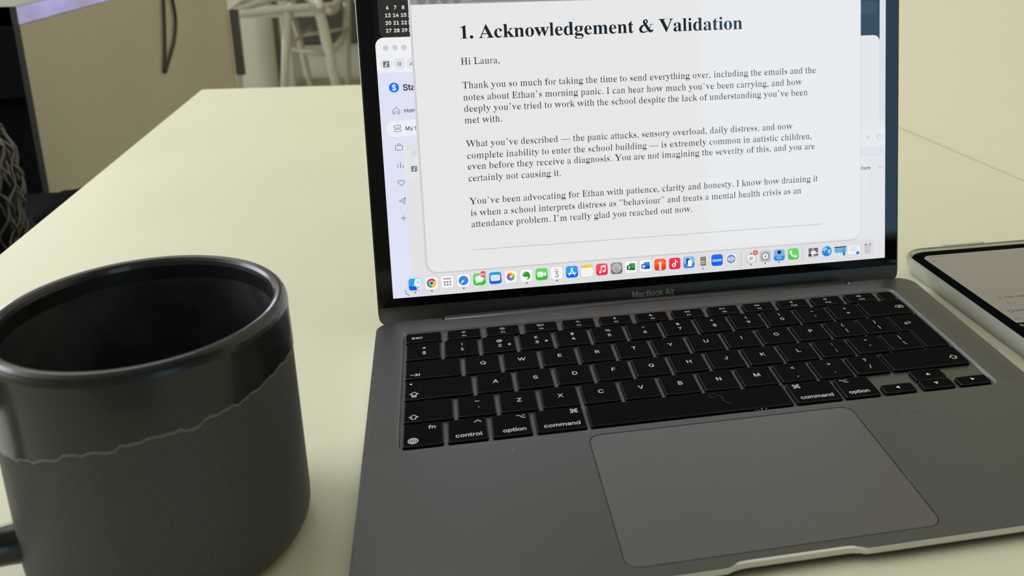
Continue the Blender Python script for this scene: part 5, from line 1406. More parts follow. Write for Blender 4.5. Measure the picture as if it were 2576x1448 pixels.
tx = C_((30, 34, 40))
para('heading', [('1. Acknowledgement & Validation', 43.2, 200.3, 137.9, C_((24, 36, 46)))], 'B')
para('greeting', [('Hi Laura,', 43.3, 64.3, 124.3, tx)])
para('paragraph', [('Thank you so much for taking the time to send everything over, including the emails and the', 43.5, 243.6, 111.6, tx),
                   ('notes about Ethan’s morning panic. I can hear how much you’ve been carrying, and how', 43.5, 235.0, 105.2, tx),
                   ('deeply you’ve tried to work with the school despite the lack of understanding you’ve been', 43.6, 238.5, 99.1, tx),
                   ('met with.', 43.5, 64.0, 92.95, tx)])
para('paragraph', [('What you’ve described — the panic attacks, sensory overload, daily distress, and now', 43.7, 229.1, 80.2, tx),
                   ('complete inability to enter the school building — is extremely common in autistic children,', 43.7, 240.9, 73.8, tx),
                   ('even before they receive a diagnosis. You are not imagining the severity of this, and you are', 43.7, 242.7, 67.9, tx),
                   ('certainly not causing it.', 43.7, 94.6, 61.5, tx)])
para('paragraph', [('You’ve been advocating for Ethan with patience, clarity and honesty. I know how draining it', 43.8, 244.3, 48.9, tx),
                   ('is when a school interprets distress as “behaviour” and treats a mental health crisis as an', 43.9, 234.1, 42.4, tx),
                   ('attendance problem. I’m really glad you reached out now.', 43.9, 168.7, 36.2, tx)])

# ---- dock
fl = layer('dock', 'pale translucent dock bar along the bottom of the display')
fl.rect(7.4, 279.4, 0.9, 12.1, C_((214, 215, 218)), 3.4, 8)
fl.up().rect(7.55, 279.25, 1.05, 11.95, C_((222, 222, 225)), 3.3, 8)
fl.up()
for x in (197.0, 234.5):
    fl.line([(x, 2.2), (x, 11.0)], .2, C_((150, 151, 156)))
for x in (12.0, 20.8, 38.0, 72.6, 89.4, 173.9, 202.8, 211.4, 219.9):
    fl.disc(x, 2.6, .42, C_((60, 60, 64)), 10)
done(fl)
WH = C_((248, 249, 250))


def icon(x, label, bgc, draw, y=7.0, h=3.33, r=1.5):
    f_ = layer('app_icon', label, 0.004)
    if bgc:
        if not isinstance(bgc, tuple):
            bgc = (bgc, bgc)
        if isinstance(bgc[0], tuple):
            bgc = (C_(bgc[0]), C_(bgc[1]))
        f_.rect(x - h - .12, x + h + .12, y - h - .12, y + h + .12, C_((196, 198, 204)), r + .1)
        f_.up().rect(x - h, x + h, y - h, y + h, bgc[1], r)
        if bgc[0] is not bgc[1]:
            f_.up().rect(x - h, x + h, y - h * .25, y + h, bgc[0], r)
    f_.up()
    draw(f_, x, y)
    return done(f_)


def d_face(f_, x, y):
    f_.poly([(x + .4, y + 3.3), (x + 3.2, y + 3.0), (x + 3.3, y - 2.9), (x + 1.0, y - 3.3), (x + .5, y - .9), (x - .7, y - .9), (x - .1, y + 1.8)], C_((226, 238, 250)))
    f_.up()
    k = C_((20, 50, 96))
    f_.line([(x - 1.6, y + 1.5), (x - 1.6, y + .7)], .3, k).line([(x + 1.7, y + 1.5), (x + 1.7, y + .7)], .3, k)
    f_.line([(x - 2.2, y - 1.5), (x - 1.2, y - 2.0), (x, y - 2.15), (x + 1.2, y - 2.0), (x + 2.2, y - 1.5)], .3, k)


def d_wheel(f_, x, y):
    for a0, c in ((30, (234, 60, 46)), (150, (52, 164, 80)), (270, (250, 196, 20))):
        f_.disc(x, y, 2.6, C_(c), 14, a0, a0 + 120)
    f_.up().disc(x, y, 1.35, WH).up().disc(x, y, 1.05, C_((38, 112, 232)))


def d_launch(f_, x, y):
    f_.rect(x - 2.2, x + 2.2, y + 1.3, y + 2.2, C_((168, 170, 174)), .3)
    for i, c in enumerate(((226, 74, 80), (222, 90, 96), (120, 148, 176), (150, 152, 158), (84, 150, 214), (148, 150, 156))):
        f_.rect(x - 2.0 + (i % 3) * 1.5, x - 1.0 + (i % 3) * 1.5, y - .6 - (i // 3) * 1.5, y + .4 - (i // 3) * 1.5, C_(c), .2)


def d_compass(f_, x, y):
    f_.disc(x, y, 2.65, C_((34, 140, 234))).up()
    f_.poly([(x - .4, y + .4), (x + 1.8, y + 1.8), (x + .4, y - .4)], C_((230, 84, 74)))
    f_.poly([(x - .4, y + .4), (x + .4, y - .4), (x - 1.8, y - 1.8)], WH)


def badge(f_, x, y, s_, r):
    f_.up().disc(x, y, r, C_((232, 66, 78))).up().text(s_, 'S', x, y - .7, 1.9, WH, align='c', fat=.05)


def d_msg(f_, x, y):
    f_.disc(x, y + .2, 2.35, C_((240, 243, 240)), 24, ry=1.95)
    f_.poly([(x - 1.6, y - .8), (x - 2.2, y - 2.2), (x - .4, y - 1.6)], C_((240, 243, 240)))
    badge(f_, x + 2.1, y + 2.7, '241', 1.75)


def d_mail(f_, x, y):
    f_.rect(x - 2.5, x + 2.5, y - 1.6, y + 1.7, C_((236, 240, 246)), .4).up()
    f_.line([(x - 2.3, y + 1.4), (x, y - .4), (x + 2.3, y + 1.4)], .25, C_((150, 170, 205)))
    f_.line([(x - 2.3, y - 1.3), (x - .8, y + .1)], .18, C_((170, 186, 214))).line([(x + 2.3, y - 1.3), (x + .8, y + .1)], .18, C_((170, 186, 214)))


def d_flower(f_, x, y):
    for i, c in enumerate(((250, 140, 30), (250, 200, 40), (180, 208, 60), (90, 184, 90), (60, 160, 220), (110, 110, 210), (180, 90, 190), (234, 76, 76))):
        a = math.pi / 2 - i * math.pi / 4
        f_.disc(x + 1.45 * math.cos(a), y + 1.45 * math.sin(a), .95, C_(c), 14)
        f_.up()
    f_.disc(x, y, .4, WH)


def d_elephant(f_, x, y):
    g_ = C_((58, 160, 40))
    f_.poly([(x - 2.2, y + .9), (x - 1.4, y + 1.8), (x - .3, y + 2.3), (x + 1.0, y + 2.0), (x + 1.8, y + 1.2), (x + 2.1, y - .4), (x + 1.9, y - 1.6), (x + 1.2, y - 2.3), (x + .3, y - 2.3), (x + .1, y - 1.7), (x + 1.0, y - 1.5), (x + .6, y - .7), (x - .7, y - .9), (x - 1.9, y - .3)], g_)
    f_.up().disc(x + 1.0, y + .4, .28, C_((20, 60, 20)), 8)
    f_.line([(x - 2.1, y + 1.0), (x - 1.0, y + 1.0), (x - .9, y + 2.0)], .16, WH)


def d_camera(f_, x, y):
    f_.rect(x - 2.4, x + .9, y - 1.5, y + 1.5, C_((238, 242, 238)), .6)
    f_.poly([(x + 1.1, y - .5), (x + 2.4, y - 1.3), (x + 2.4, y + 1.3), (x + 1.1, y + .5)], C_((238, 242, 238)))


def d_cal(f_, x, y):
    f_.text('Fri', 'S', x, y + 1.3, 1.7, C_((216, 90, 84)), align='c', fat=.03)
    f_.text('3', 'S', x, y - 2.3, 4.4, C_((50, 52, 56)), align='c')


def d_store(f_, x, y):
    f_.line([(x - 1.6, y - 2.0), (x + .5, y + 2.1)], .5, WH).line([(x + 1.6, y - 2.0), (x - .5, y + 2.1)], .5, WH).line([(x - 2.3, y - .9), (x + 2.3, y - .9)], .5, WH)


def d_notes(f_, x, y):
    f_.rect(x - 3.3, x + 3.3, y + 1.6, y + 3.3, C_((246, 206, 40)), 1.3, corners=(0, 1, 1, 0))
    f_.line([(x - 2.3, y - .1), (x + 2.3, y - .1)], .16, C_((196, 198, 200))).line([(x - 2.3, y - 1.6), (x + 2.3, y - 1.6)], .16, C_((196, 198, 200)))


def d_music(f_, x, y):
    f_.disc(x - 1.0, y - 1.6, .75, WH, 14, ry=.6).disc(x + 1.3, y - 1.1, .75, WH, 14, ry=.6)
    f_.line([(x - .4, y - 1.5), (x - .4, y + 1.7), (x + 1.9, y + 2.2), (x + 1.9, y - 1.0)], .4, WH).line([(x - .4, y + 1.2), (x + 1.9, y + 1.7)], .5, WH)


def d_gear(f_, x, y):
    k = C_((206, 208, 210))
    f_.ring(x, y, 2.3, .4, k).ring(x, y, 1.6, .25, k)
    for i in range(6):
        a = i * math.pi / 3
        f_.line([(x + .4 * math.cos(a), y + .4 * math.sin(a)), (x + 2.1 * math.cos(a + .2), y + 2.1 * math.sin(a + .2))], .28, k)


def d_sheet(f_, x, y):
    f_.rect(x - 1.0, x + 2.4, y - 1.9, y + 2.2, C_((50, 160, 60)), .2)
    f_.up().rect(x - 1.0, x + .7, y - .5, y + .8, C_((110, 210, 60))).rect(x + .7, x + 2.4, y - 1.9, y - .5, C_((20, 110, 50)))
    f_.up().rect(x - 2.4, x + .4, y - 1.5, y + 1.1, C_((28, 84, 44)), .2).up().text('X', 'S', x - 1.0, y - .95, 2.2, WH, align='c', fat=.07)


def d_doc(f_, x, y):
    f_.rect(x - 1.0, x + 2.5, y - 1.9, y + 2.2, C_((52, 140, 222)), .2)
    f_.up().rect(x - 1.0, x + 2.5, y - 1.9, y + .2, C_((24, 90, 190)), .2)
    f_.up().rect(x - 2.5, x + .3, y - 1.5, y + 1.1, C_((26, 84, 170)), .2).up().text('W', 'S', x - 1.1, y - .95, 2.0, WH, align='c', fat=.07)


def d_tower(f_, x, y):
    f_.line([(x - .4, y - 2.8), (x - .25, y - .2)], .6, WH).line([(x + .4, y - 2.8), (x + .25, y - .2)], .6, WH)
    f_.disc(x, y + .6, .75, C_((250, 226, 210)), 12)
    for i in range(7):
        a = math.pi * (i + .5) / 7
        f_.line([(x + 1.3 * math.cos(a), y + .6 + 1.3 * math.sin(a)), (x + 2.5 * math.cos(a), y + .6 + 2.2 * math.sin(a))], .14, C_((250, 190, 150)))
    f_.ring(x, y + .6, 1.1, .2, C_((252, 206, 176)), 14, a0=0, a1=180)


def d_note(f_, x, y):
    f_.ring(x - .5, y - .9, .85, .55, WH, 16).line([(x + .35, y - .9), (x + .35, y + 2.1)], .5, WH)
    f_.line([(x + .35, y + 2.0), (x + .9, y + 1.1), (x + 1.8, y + .8)], .5, WH)


def d_phones(f_, x, y):
    f_.rect(x - 1.5, x + .2, y - .9, y + 2.2, C_((20, 30, 44)), .3).up().rect(x - .7, x + 1.6, y - 2.3, y + 1.3, WH, .4).line([(x, y + .5), (x + .9, y + .5)], .2, C_((140, 160, 190)))


def d_calc(f_, x, y):
    f_.rect(x - 1.6, x + 1.6, y - 2.5, y + 2.6, C_((70, 72, 74)), .3).up().rect(x - 1.2, x + 1.2, y + 1.1, y + 2.2, C_((150, 156, 156)))
    for i in range(9):
        f_.rect(x - 1.25 + (i % 3) * .9, x - .6 + (i % 3) * .9, y - .05 - (i // 3) * .9, y + .6 - (i // 3) * .9, C_((236, 220, 190) if i % 3 < 2 else (236, 190, 120)))


def d_zoom(f_, x, y):
    f_.text('zoom', 'S', x, y - .75, 2.2, WH, align='c', fat=.05)


def d_wave(f_, x, y):
    f_.disc(x, y, 2.5, C_((56, 108, 180))).up()
    for i, h in enumerate((.5, 1.0, 1.7, .8, 2.1, 1.3, 1.8, .9, .5)):
        f_.line([(x - 2.0 + i * .5, y - h), (x - 2.0 + i * .5, y + h)], .28, WH)


def d_pot(f_, x, y):
    f_.disc(x, y - .6, 2.1, WH, 24).up()
    for i, c in enumerate(((220, 100, 80), (120, 150, 90), (90, 110, 160), (214, 180, 90))):
        f_.rect(x - .95 + (i % 2) * 1.05, x - .1 + (i % 2) * 1.05, y - .6 - (i // 2) * 1.05, y + .25 - (i // 2) * 1.05, C_(c))
    f_.disc(x, y + 2.0, .6, C_((90, 130, 80)), 10)
    badge(f_, x + 2.5, y + 2.6, '2', 1.5)


def d_hex(f_, x, y):
    hx = lambda r_: [(x + r_ * math.cos(math.pi / 6 + a * math.pi / 3), y + r_ * math.sin(math.pi / 6 + a * math.pi / 3)) for a in range(6)]
    f_.disc(x, y, 2.9, C_((178, 179, 180))).up().poly(hx(2.4), C_((116, 118, 120))).up().poly(hx(1.9), C_((240, 240, 238))).up().disc(x, y - .1, .6, C_((120, 122, 124)), 12)
    f_.line([(x, y + .6), (x + .3, y + .95)], .2, C_((120, 122, 124)))


def d_jar(f_, x, y):
    f_.rect(x - 1.9, x + 1.9, y - 2.7, y + .2, C_((76, 148, 214)), 1.2).up().rect(x - 1.6, x + 1.6, y - .4, y + 2.6, C_((130, 186, 230)), 1.0).up().rect(x - 1.2, x + 1.2, y + .6, y + 2.7, C_((28, 44, 66)), .8)
    f_.ring(x, y - 1.6, 1.1, .22, C_((190, 220, 244)), 14, ry=.5)


def d_phone(f_, x, y):
    f_.line([(x - 1.6, y + 1.8), (x - 1.5, y + .5), (x - .6, y - .8), (x + .6, y - 1.6), (x + 1.9, y - 1.8)], .85, WH).disc(x - 1.5, y + 1.5, .7, WH, 12).disc(x + 1.7, y - 1.5, .7, WH, 12)


def d_picture(f_, x, y):
    f_.rect(x - 2.9, x + 2.9, y - 3.0, y + 2.6, C_((196, 196, 190)), .2).up().rect(x - 2.9, x + 2.9, y - .2, y + 2.6, C_((100, 96, 120)))
    f_.up().rect(x - 1.5, x + 1.6, y - 1.3, y + .9, C_((232, 232, 234))).rect(x - 3.0, x - 1.2, y - 2.3, y - .6, C_((50, 52, 60))).rect(x + .4, x + 3.1, y - 2.0, y - 1.2, C_((56, 58, 66)))
    f_.disc(x - .2, y + 1.7, .9, C_((176, 160, 140)), 10)


def d_earth(f_, x, y):
    f_.disc(x, y, 3.05, C_((40, 132, 216)), 30).up()
    f_.poly([(x - 2.2, y + 1.9), (x - .6, y + 2.7), (x + .4, y + 1.5), (x - .8, y + .6), (x - 1.3, y - .4), (x - 2.4, y + .3)], C_((150, 206, 240)))
    f_.poly([(x + .3, y + .6), (x + 2.0, y + 1.3), (x + 2.6, y - .2), (x + 1.4, y - 2.0), (x + .7, y - .8)], C_((150, 206, 240)))


def d_page(dark):
    def go(f_, x, y):
        f_.rect(x - 3.7, x + 3.7, y - 2.5, y + 2.5, C_((240, 242, 245))).up()
        if dark:
            f_.rect(x - 3.7, x + 3.7, y + 1.9, y + 2.5, C_((30, 40, 60))).rect(x - 3.7, x + 3.7, y - 1.3, y + 1.9, C_((108, 176, 230)))
            f_.up().rect(x + 1.6, x + 2.8, y - 1.0, y + .9, C_((110, 150, 80))).disc(x - 2.0, y - 1.9, .3, C_((60, 60, 70)), 8).disc(x + .4, y - 1.9, .3, C_((150, 60, 60)), 8)
        else:
            for i in range(4):
                f_.line([(x - 3.0 + (i % 2), y + 1.6 - i * .8), (x + 1.6, y + 1.6 - i * .8)], .2, C_((170, 174, 180)))
        f_.up().disc(x + 2.3, y - 2.1, 1.0, C_((40, 132, 224)), 16)
    return go


def d_bin(f_, x, y):
    f_.poly([(x - 2.2, y + 2.0), (x - 1.8, y - 3.0), (x + 1.8, y - 3.0), (x + 2.2, y + 2.0)], C_((200, 202, 204))).up()
    f_.poly([(x - 2.5, y + 1.8), (x + 2.5, y + 1.8), (x + 2.1, y + 3.2), (x - 2.0, y + 2.9)], C_((214, 215, 214)))
    f_.up().poly([(x - 2.3, y + 2.2), (x - .6, y + 3.1), (x - .4, y + 2.3)], C_((70, 76, 86))).poly([(x + .4, y + 2.2), (x + 2.4, y + 3.2), (x + 2.2, y + 2.4)], C_((80, 84, 92)))
    f_.disc(x, y + 1.9, .5, C_((214, 196, 90)), 8)


ICONS = [(12.0, 'blue and white smiling face icon', ((34, 168, 244), (18, 110, 226)), d_face),
         (20.85, 'red, yellow and green ring icon with blue centre', WH, d_wheel), (29.4, 'white icon with small coloured squares', WH, d_launch),
         (38.05, 'blue compass icon', WH, d_compass), (46.7, 'green speech bubble icon with red 241 badge', ((96, 216, 96), (56, 196, 48)), d_msg),
         (55.4, 'blue envelope icon', ((36, 150, 246), (16, 100, 226)), d_mail), (63.9, 'rainbow flower icon', WH, d_flower),
         (72.5, 'white icon with a green elephant head', WH, d_elephant), (81.0, 'green video camera icon', ((96, 216, 96), (56, 196, 48)), d_camera),
         (89.4, 'white calendar icon reading Fri 3', WH, d_cal), (98.0, 'blue icon with a white letter A of sticks', ((36, 156, 250), (14, 104, 232)), d_store),
         (106.5, 'notepad icon with yellow top', WH, d_notes), (115.0, 'red icon with double music note', ((248, 74, 96), (240, 40, 72)), d_music),
         (123.4, 'grey gear icon', ((150, 151, 153), (116, 117, 120)), d_gear), (131.7, 'green spreadsheet icon with X', WH, d_sheet),
         (140.2, 'blue document icon with W', WH, d_doc), (148.7, 'orange icon with a white tower', ((246, 90, 24), (232, 64, 16)), d_tower),
         (157.2, 'pink red icon with a single music note', ((244, 44, 84), (240, 36, 76)), d_note), (165.6, 'light blue icon with two phones', ((124, 190, 240), (64, 138, 214)), d_phones),
         (174.0, 'pale icon with a pocket calculator', ((226, 226, 226), (218, 218, 218)), d_calc), (182.3, 'bright blue icon reading zoom', ((22, 104, 240), (20, 96, 234)), d_zoom),
         (190.7, 'white icon with blue sound wave disc', ((234, 236, 240), (228, 230, 236)), d_wave), (202.9, 'pale icon with a flowerpot and red 2 badge', ((218, 218, 216), (210, 210, 210)), d_pot),
         (211.4, 'grey icon with white hexagon', ((196, 197, 198), (188, 189, 190)), d_hex), (219.9, 'blue icon with a dark capped jar', ((120, 178, 238), (54, 132, 226)), d_jar),
         (228.5, 'green telephone icon', ((98, 216, 100), (72, 206, 74)), d_phone), (240.9, 'small photograph of a desk', None, d_picture), (249.3, 'blue globe icon', None, d_earth),
         (257.8, 'blue web page thumbnail', None, d_page(1)), (266.4, 'white web page thumbnail', None, d_page(0)), (274.9, 'waste bin icon full of paper', None, d_bin)]
for x, lb, bgc, fn in ICONS:
    icon(x, lb, bgc, fn, 7.0 if x < 250 else 6.7)


# ------------------------------------------------------------------ mug
mug_dark = noisy(mat('black_glaze', (0.012, 0.012, 0.013), 0.2, coat=0.2), 22, (0.010, 0.011, 0.013), (0.030, 0.027, 0.023), lo=0.4, hi=0.75, rough=(0.2, 0.38))
mug_matte = noisy(mat('charcoal_stoneware', (0.08, 0.08, 0.075), 0.6), 900, (0.072, 0.072, 0.068), (0.092, 0.092, 0.086), detail=6, bump=0.35)
edge_glaze = mat('pale_glaze_edge', (0.20, 0.20, 0.195), 0.45)
mug_in = noisy(mat('inner_glaze', (0.03, 0.032, 0.036), 0.4), 60, (0.035, 0.038, 0.043), (0.072, 0.074, 0.080), bump=0.4, rough=(0.3, 0.5))
MUGC = Vector((-81.8, -95.7, 0))
TOPC = Vector((-82.57, -95.91, 94.09))
mug = empty('mug', MUGC * MM)
props(mug, 'large black stoneware mug with glossy rim band and matte lower body', 'mug')
NS = 160
RO, RT = 48.5, 48.37


def ring_at(z, r, zfun=None):
    out_ = []
    w_ = z / 94.09
    for i in range(NS):
        a = 2 * math.pi * i / NS
        zz = z if zfun is None else zfun(a)
        ww = zz / 94.09
        c = TOPC.xy * ww + MUGC.xy * (1 - ww) - MUGC.xy
        x, y = r * math.cos(a), r * math.sin(a)
        out_.append((c.x + x, c.y + y, zz + (x * -0.012 + y * 0.035) * ww))
    return out_


def glaze_line(a):
    """Height of the wavy edge of the glossy glaze around the mug."""
    d = math.degrees(a) % 360
    key_ = [(0, 73.5), (40, 74), (90, 72), (140, 66), (180, 62), (224, 61.0), (241.6, 63.4), (249, 64.7), (257, 67.2), (265.3, 67.6), (271, 67.5), (276, 69.2), (281.3, 69.9), (289, 70.2), (299.5, 69.5), (306, 71.3), (315.4, 71.2), (323.2, 72.2), (331.1, 72.8), (341.6, 74.2), (360, 73.5)]
    for (a0, z0_), (a1, z1_) in zip(key_, key_[1:]):
        if a0 <= d <= a1:
            t_ = (d - a0) / (a1 - a0)
            t_ = t_ * t_ * (3 - 2 * t_)
            z_ = z0_ + (z1_ - z0_) * t_
            break
    return z_ - 0.6 + 0.35 * math.sin(a * 37) + 0.25 * math.sin(a * 71 + 1) + 0.15 * math.sin(a * 143)


def loft(m, rings_, mt, closed_bottom=False):
    for r0, r1 in zip(rings_, rings_[1:]):
        m.add(r0 + r1, [(i, (i + 1) % NS, NS + (i + 1) % NS, NS + i) for i in range(NS)], mt, True)


def lerp_ring(ra_, rb_, t_):
    return [tuple(p + (q - p) * t_ for p, q in zip(a_, b__)) for a_, b__ in zip(ra_, rb_)]


body = Mesh()
gl_lo = ring_at(0, RO, glaze_line)
prof = [(0.0, 41.5), (0.6, 43.2), (1.6, 44.9), (3.2, 46.4), (5.5, 47.6), (8.5, 48.3), (12, RO), (30, RO), (48, RO)]
rs = [ring_at(z, r) for z, r in prof] + [gl_lo]
loft(body, rs, mug_matte)
body.add(rs[0], [tuple(reversed(range(NS)))], mug_matte)
body.build('body', mug, scale=MM)
# merge vertices of the body for clean shading
glz = Mesh()
g0 = ring_at(0, RO + 0.02, lambda a: glaze_line(a) - 0.1)
g1_ = ring_at(0, RO + 0.30, lambda a: glaze_line(a) + 0.15)
g2 = ring_at(0, RO + 0.30, lambda a: glaze_line(a) + 0.9)
loft(glz, [g0, g1_, g2], edge_glaze)
prof2 = [(84, RT + .3), (90, RT + .3), (91.6, RT + .1), (92.9, RT - .5), (93.8, RT - 1.4), (94.1, RT - 2.4), (93.7, RT - 3.5), (92.7, RT - 4.3), (91.2, RT - 4.7), (86, RT - 4.9), (60, RT - 4.9), (30, RT - 5.0), (14, RT - 6.0), (8, RT - 10), (6, RT - 18), (5.5, 0.5)]
gr = [g2] + [ring_at(z, r) for z, r in prof2]
loft(glz, gr[:11], mug_dark)
loft(glz, gr[10:], mug_in)
glz.build('glaze', mug, scale=MM)['label'] = 'glossy black glaze over rim and inside'
hd = Mesh()
az = math.radians(206)
dx, dy = math.cos(az), math.sin(az)
hp_ = [(44, 20.0), (50, 20.6), (56, 21.6), (64, 23.8), (72, 27.5), (78.5, 34), (81, 43), (80.5, 54), (76.5, 64), (69, 71), (60, 74.5), (52, 75.5), (44, 76)]
hp_ = smooth_path([(r * dx, r * dy, z) for r, z in hp_], 4)
rad = [8.6 if i < 5 else 7.6 for i in range(len(hp_))]
rad = [6.5 + 2.0 * math.exp(-min(i, len(hp_) - 1 - i) / 3.0) for i in range(len(hp_))]
hd.tube(hp_, rad, mug_dark, 20, cap=True, flat=(1.0, 1.0))
hd.build('handle', mug, scale=MM)['label'] = 'glossy black loop handle'

# ------------------------------------------------------------------ tablet in its clear case
tab = empty('tablet', (0.4035, -0.027, 0.0))
props(tab, 'tablet in a clear bumper case lying right of the laptop', 'tablet')
case_m = bpy.data.materials.new('clear_rubber')
case_m.use_nodes = True
cn = case_m.node_tree
pb = cn.nodes['Principled BSDF']
pb.inputs['Base Color'].default_value = (0.90, 0.92, 0.84, 1)
pb.inputs['Roughness'].default_value = 0.12
pb.inputs['Transmission Weight'].default_value = 0.66
pb.inputs['IOR'].default_value = 1.38
tg_m = mat('tablet_black_glass', (0.005, 0.006, 0.007), 0.2, spec=0.0)
tb_m = mat('tablet_silver_frame', (0.55, 0.55, 0.57), 0.3, metal=0.8)
ts_m = mat('tablet_display', (0.02, 0.02, 0.02), 0.12, spec=0.3, emit=lin((124, 119, 109)), estr=0.8)
tt_m = mat('tablet_text', (0.01, 0.01, 0.01), 0.12, spec=0.3, emit=lin((62, 60, 54)), estr=0.9)
tg2_m = mat('tablet_olive_mark', (0.01, 0.01, 0.01), 0.12, spec=0.3, emit=lin((104, 98, 74)), estr=0.9)
tw_m = mat('tablet_white_text', (0.01, 0.01, 0.01), 0.12, spec=0.3, emit=lin((170, 170, 165)), estr=0.9)
OX, OY = 403.5, -27.0


def R2(x0, x1, y0, y1, r, seg=8):
    return rrect(x0 - OX, x1 - OX, y0 - OY, y1 - OY, r, seg)


co_ = R2(309.6, 497.4, -157.0, 102.2, 18, 10)
ci_ = inset(co_, 2.4)
ci2 = inset(co_, 3.2)
nn = len(co_)
cs = Mesh()
prof3 = [(inset(co_, 4.4), 0.3), (inset(co_, 3.0), 0.7), (inset(co_, 2.0), 2.0), (inset(co_, 0.8), 5.5), (co_, 9.4), (inset(co_, .5), 11.2), (inset(co_, 1.5), 11.7), (inset(co_, 2.0), 11.7), (ci_, 11.2), (ci2, 10.4), (inset(co_, 3.3), 9.8), (inset(co_, 3.6), 9.2), (inset(co_, 5.4), 2.2)]
for (l0, z0_), (l1, z1_) in zip(prof3, prof3[1:]):
    cs.add([(x, y, z0_) for x, y in l0] + [(x, y, z1_) for x, y in l1], [(i, (i + 1) % nn, nn + (i + 1) % nn, nn + i) for i in range(nn)], case_m, True)
cs.add([(x, y, 0.4) for x, y in prof3[0][0]], [tuple(reversed(range(nn)))], case_m)
cs.add([(x, y, 2.2) for x, y in prof3[-1][0]], [tuple(range(nn))], case_m)
case = cs.build('case', tab, scale=MM)
case['label'] = 'clear rubber bumper case'
rb_ = Mesh()
for i in range(16):
    x = 342 + i * 1.9 - OX
    rb_.box(x, x + 0.9, 100.2 - OY, 102.7 - OY, 10.2, 11.95, case_m)
props(rb_.build('rib', case, scale=MM), kind='stuff')
fr_ = Mesh().prism(inset(R2(314.4, 492.6, -152.0, 97.2, 15, 10), 1.0), 3.4, 9.3, tb_m, bev=0.8)
fr_.build('frame', tab, scale=MM)
gl_ = Mesh().prism(R2(312.8, 494.0, -153.2, 98.6, 15.5, 10), 9.3, 9.75, tg_m, bev=0.1)
gl_.build('glass', tab, scale=MM)
ds = Flat(9.775)
ds.rect(321.4 - OX, 485.6 - OX, -11.2 - OY, 91.4 - OY, ts_m, 6, 8, (0, 1, 1, 0))
ds.up()
F = lambda x, y: (x - OX, y - OY)
ds.text('11:30', 'S', *F(326.0, 88.2), 1.7, tt_m, fat=.05)
ds.text('Fri 3 Apr', 'S', *F(332.0, 88.0), 1.7, tt_m, fat=.05)
ds.text('A', 'S', *F(324.2, 82.0), 2.6, tt_m).line([F(326.4, 82.2), F(328.6, 82.2)], .4, tt_m)
ds.disc(*F(332.4, 21.0), 1.5, tg2_m, 14)
ds.text('Your order', 'S', *F(335.0, 20.0), 3.0, tt_m, fat=.06)
for i in range(4):
    ds.line([F(332.0 + i * 1.35, 15.0), F(332.2 + i * 1.35, 12.4)], .3, tt_m)
ds.poly([F(336.6, 14.2), F(338.4, 14.2), F(337.5, 13.2)], tt_m)
ds.line([F(330.2, 9.3), F(345, 9.3)], .35, tt_m)
ds.ring(*F(327.6, 3.4), 1.5, .5, tt_m, 16)
ds.text('Manage', 'S', *F(330.3, 2.3), 3.0, tt_m, fat=.06)
ds.ring(*F(325.6, -6.3), 1.6, .3, tt_m, 16, ry=1.2).disc(*F(325.6, -6.3), .5, tt_m, 8)
ds.text('View', 'S', *F(328.4, -7.4), 3.0, tt_m)
ds.text('D', 'S', *F(321.6, -15.6), 3.4, tw_m, fat=.05).text('elivery', 'S', *F(324.2, -15.6), 3.4, tw_m, fat=.05)
disp = ds.build('display', tab, MM)
disp['label'] = 'dim grey display with small lines of text'

# ------------------------------------------------------------------ stray hairs and dust
hair_m = mat('fine_hair', (0.16, 0.15, 0.12), 0.5)
pale_hair = mat('pale_hair', (0.40, 0.39, 0.36), 0.5)
brown_hair = mat('brown_hair', (0.30, 0.24, 0.14), 0.5)


def to_room(x, y, z):
    return (x, y * math.cos(ALPHA) - z * math.sin(ALPHA), Z0 + y * math.sin(ALPHA) + z * math.cos(ALPHA))


def hair(pts, lbl, m_, r=0.045, on_laptop=True):
    pp_ = smooth_path([to_room(*q) if on_laptop else q for q in pts], 5)
    h = Mesh()
    h.tube(pp_, r, m_, 5)
    o = h.build('hair', None, scale=MM)
    props(o, lbl, 'hair', 'stray hairs')


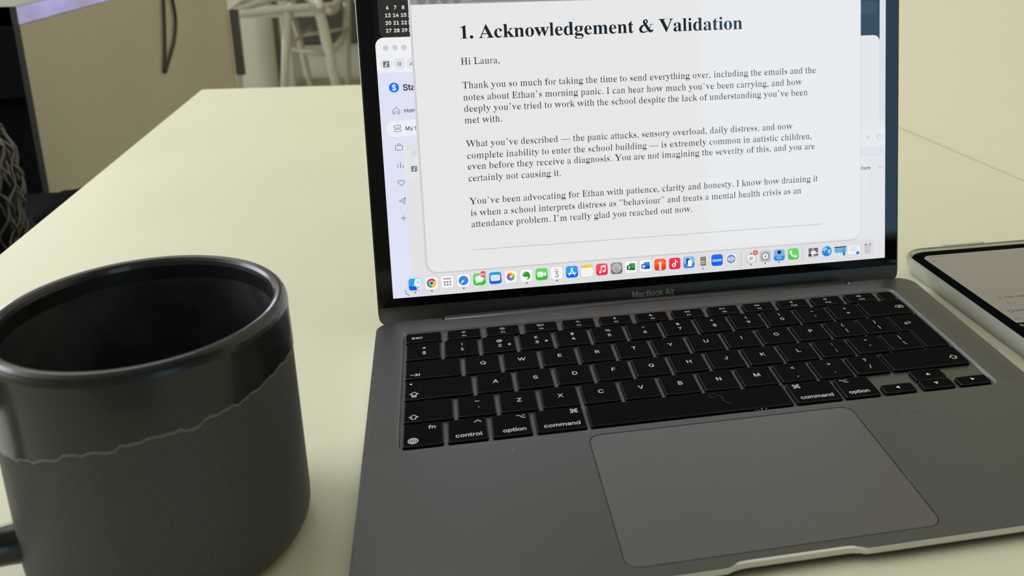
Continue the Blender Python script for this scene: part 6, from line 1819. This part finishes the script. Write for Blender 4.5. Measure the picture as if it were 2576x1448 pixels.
hair([(142.2, -51.2, .3), (139.6, -50.2, .3), (138.0, -52.0, .35), (139.0, -53.6, .3), (142.0, -52.4, .3), (143.6, -54.5, .3), (143.8, -57.6, .3), (145.6, -59.6, .25), (146.2, -60.6, .25)], 'curly pale hair lying on the space bar', hair_m, 0.06)
hair([(217.5, -84.0, .08), (219.5, -81.2, .08), (224.0, -81.6, .08), (230.0, -82.0, .08), (233.5, -85.2, .08), (236.0, -87.4, .08), (241.0, -88.6, .08), (245.0, -91.6, .08)], 'long pale hair lying on the palm rest right of the trackpad', pale_hair, 0.05)
hair([(302, -11, .1), (304.6, -10.2, .1), (307, -13, .1), (306.6, -18, .1), (303.2, -24, .1)], 'curved brown hair on the desk between laptop and tablet', brown_hair, 0.09, False)
dust = Mesh()
dust_m = mat('dust_speck', (0.75, 0.74, 0.68), 0.6)


def speck(x, y, z, r):
    p = (x, y, z)
    dust.add([(p[0] + r, p[1], p[2]), (p[0], p[1] + r, p[2]), (p[0] - r, p[1], p[2]), (p[0], p[1] - r, p[2]), (p[0], p[1], p[2] + r), (p[0], p[1], p[2] - .2 * r)],
             [(0, 1, 4), (1, 2, 4), (2, 3, 4), (3, 0, 4), (1, 0, 5), (2, 1, 5), (3, 2, 5), (0, 3, 5)], dust_m)


for x, y, r in ((46, -76, .32), (48.5, -75.6, .22), (79, -69.8, .22), (54, -93, .16), (33.5, -96, .16), (61, -96, .16), (215, -73, .18), (203, -75, .12), (246, -82, .12)):
    speck(x, y, 0.05, r)
rnd = random.Random(5)
for i in range(70):
    speck(rnd.uniform(0, 272), rnd.uniform(-66, 38), 0.18, rnd.uniform(.05, .11))
for i in range(46):
    speck(rnd.uniform(-12, 290), rnd.uniform(42.5, 51.5), 0.04, rnd.uniform(.06, .14))
for i in range(9):
    speck(158 + rnd.uniform(-3.5, 3.5), -66.0 + rnd.uniform(-.3, .3), -0.55, rnd.uniform(.18, .34))
for i in range(6):
    t_ = rnd.uniform(0, 1)
    speck(198.0, -120 - 12 * t_, 0.02, rnd.uniform(.1, .2))
speck(92.3, -22.5, -1.1, .7)
props(dust.build('dust', lap, scale=MM), kind='stuff')
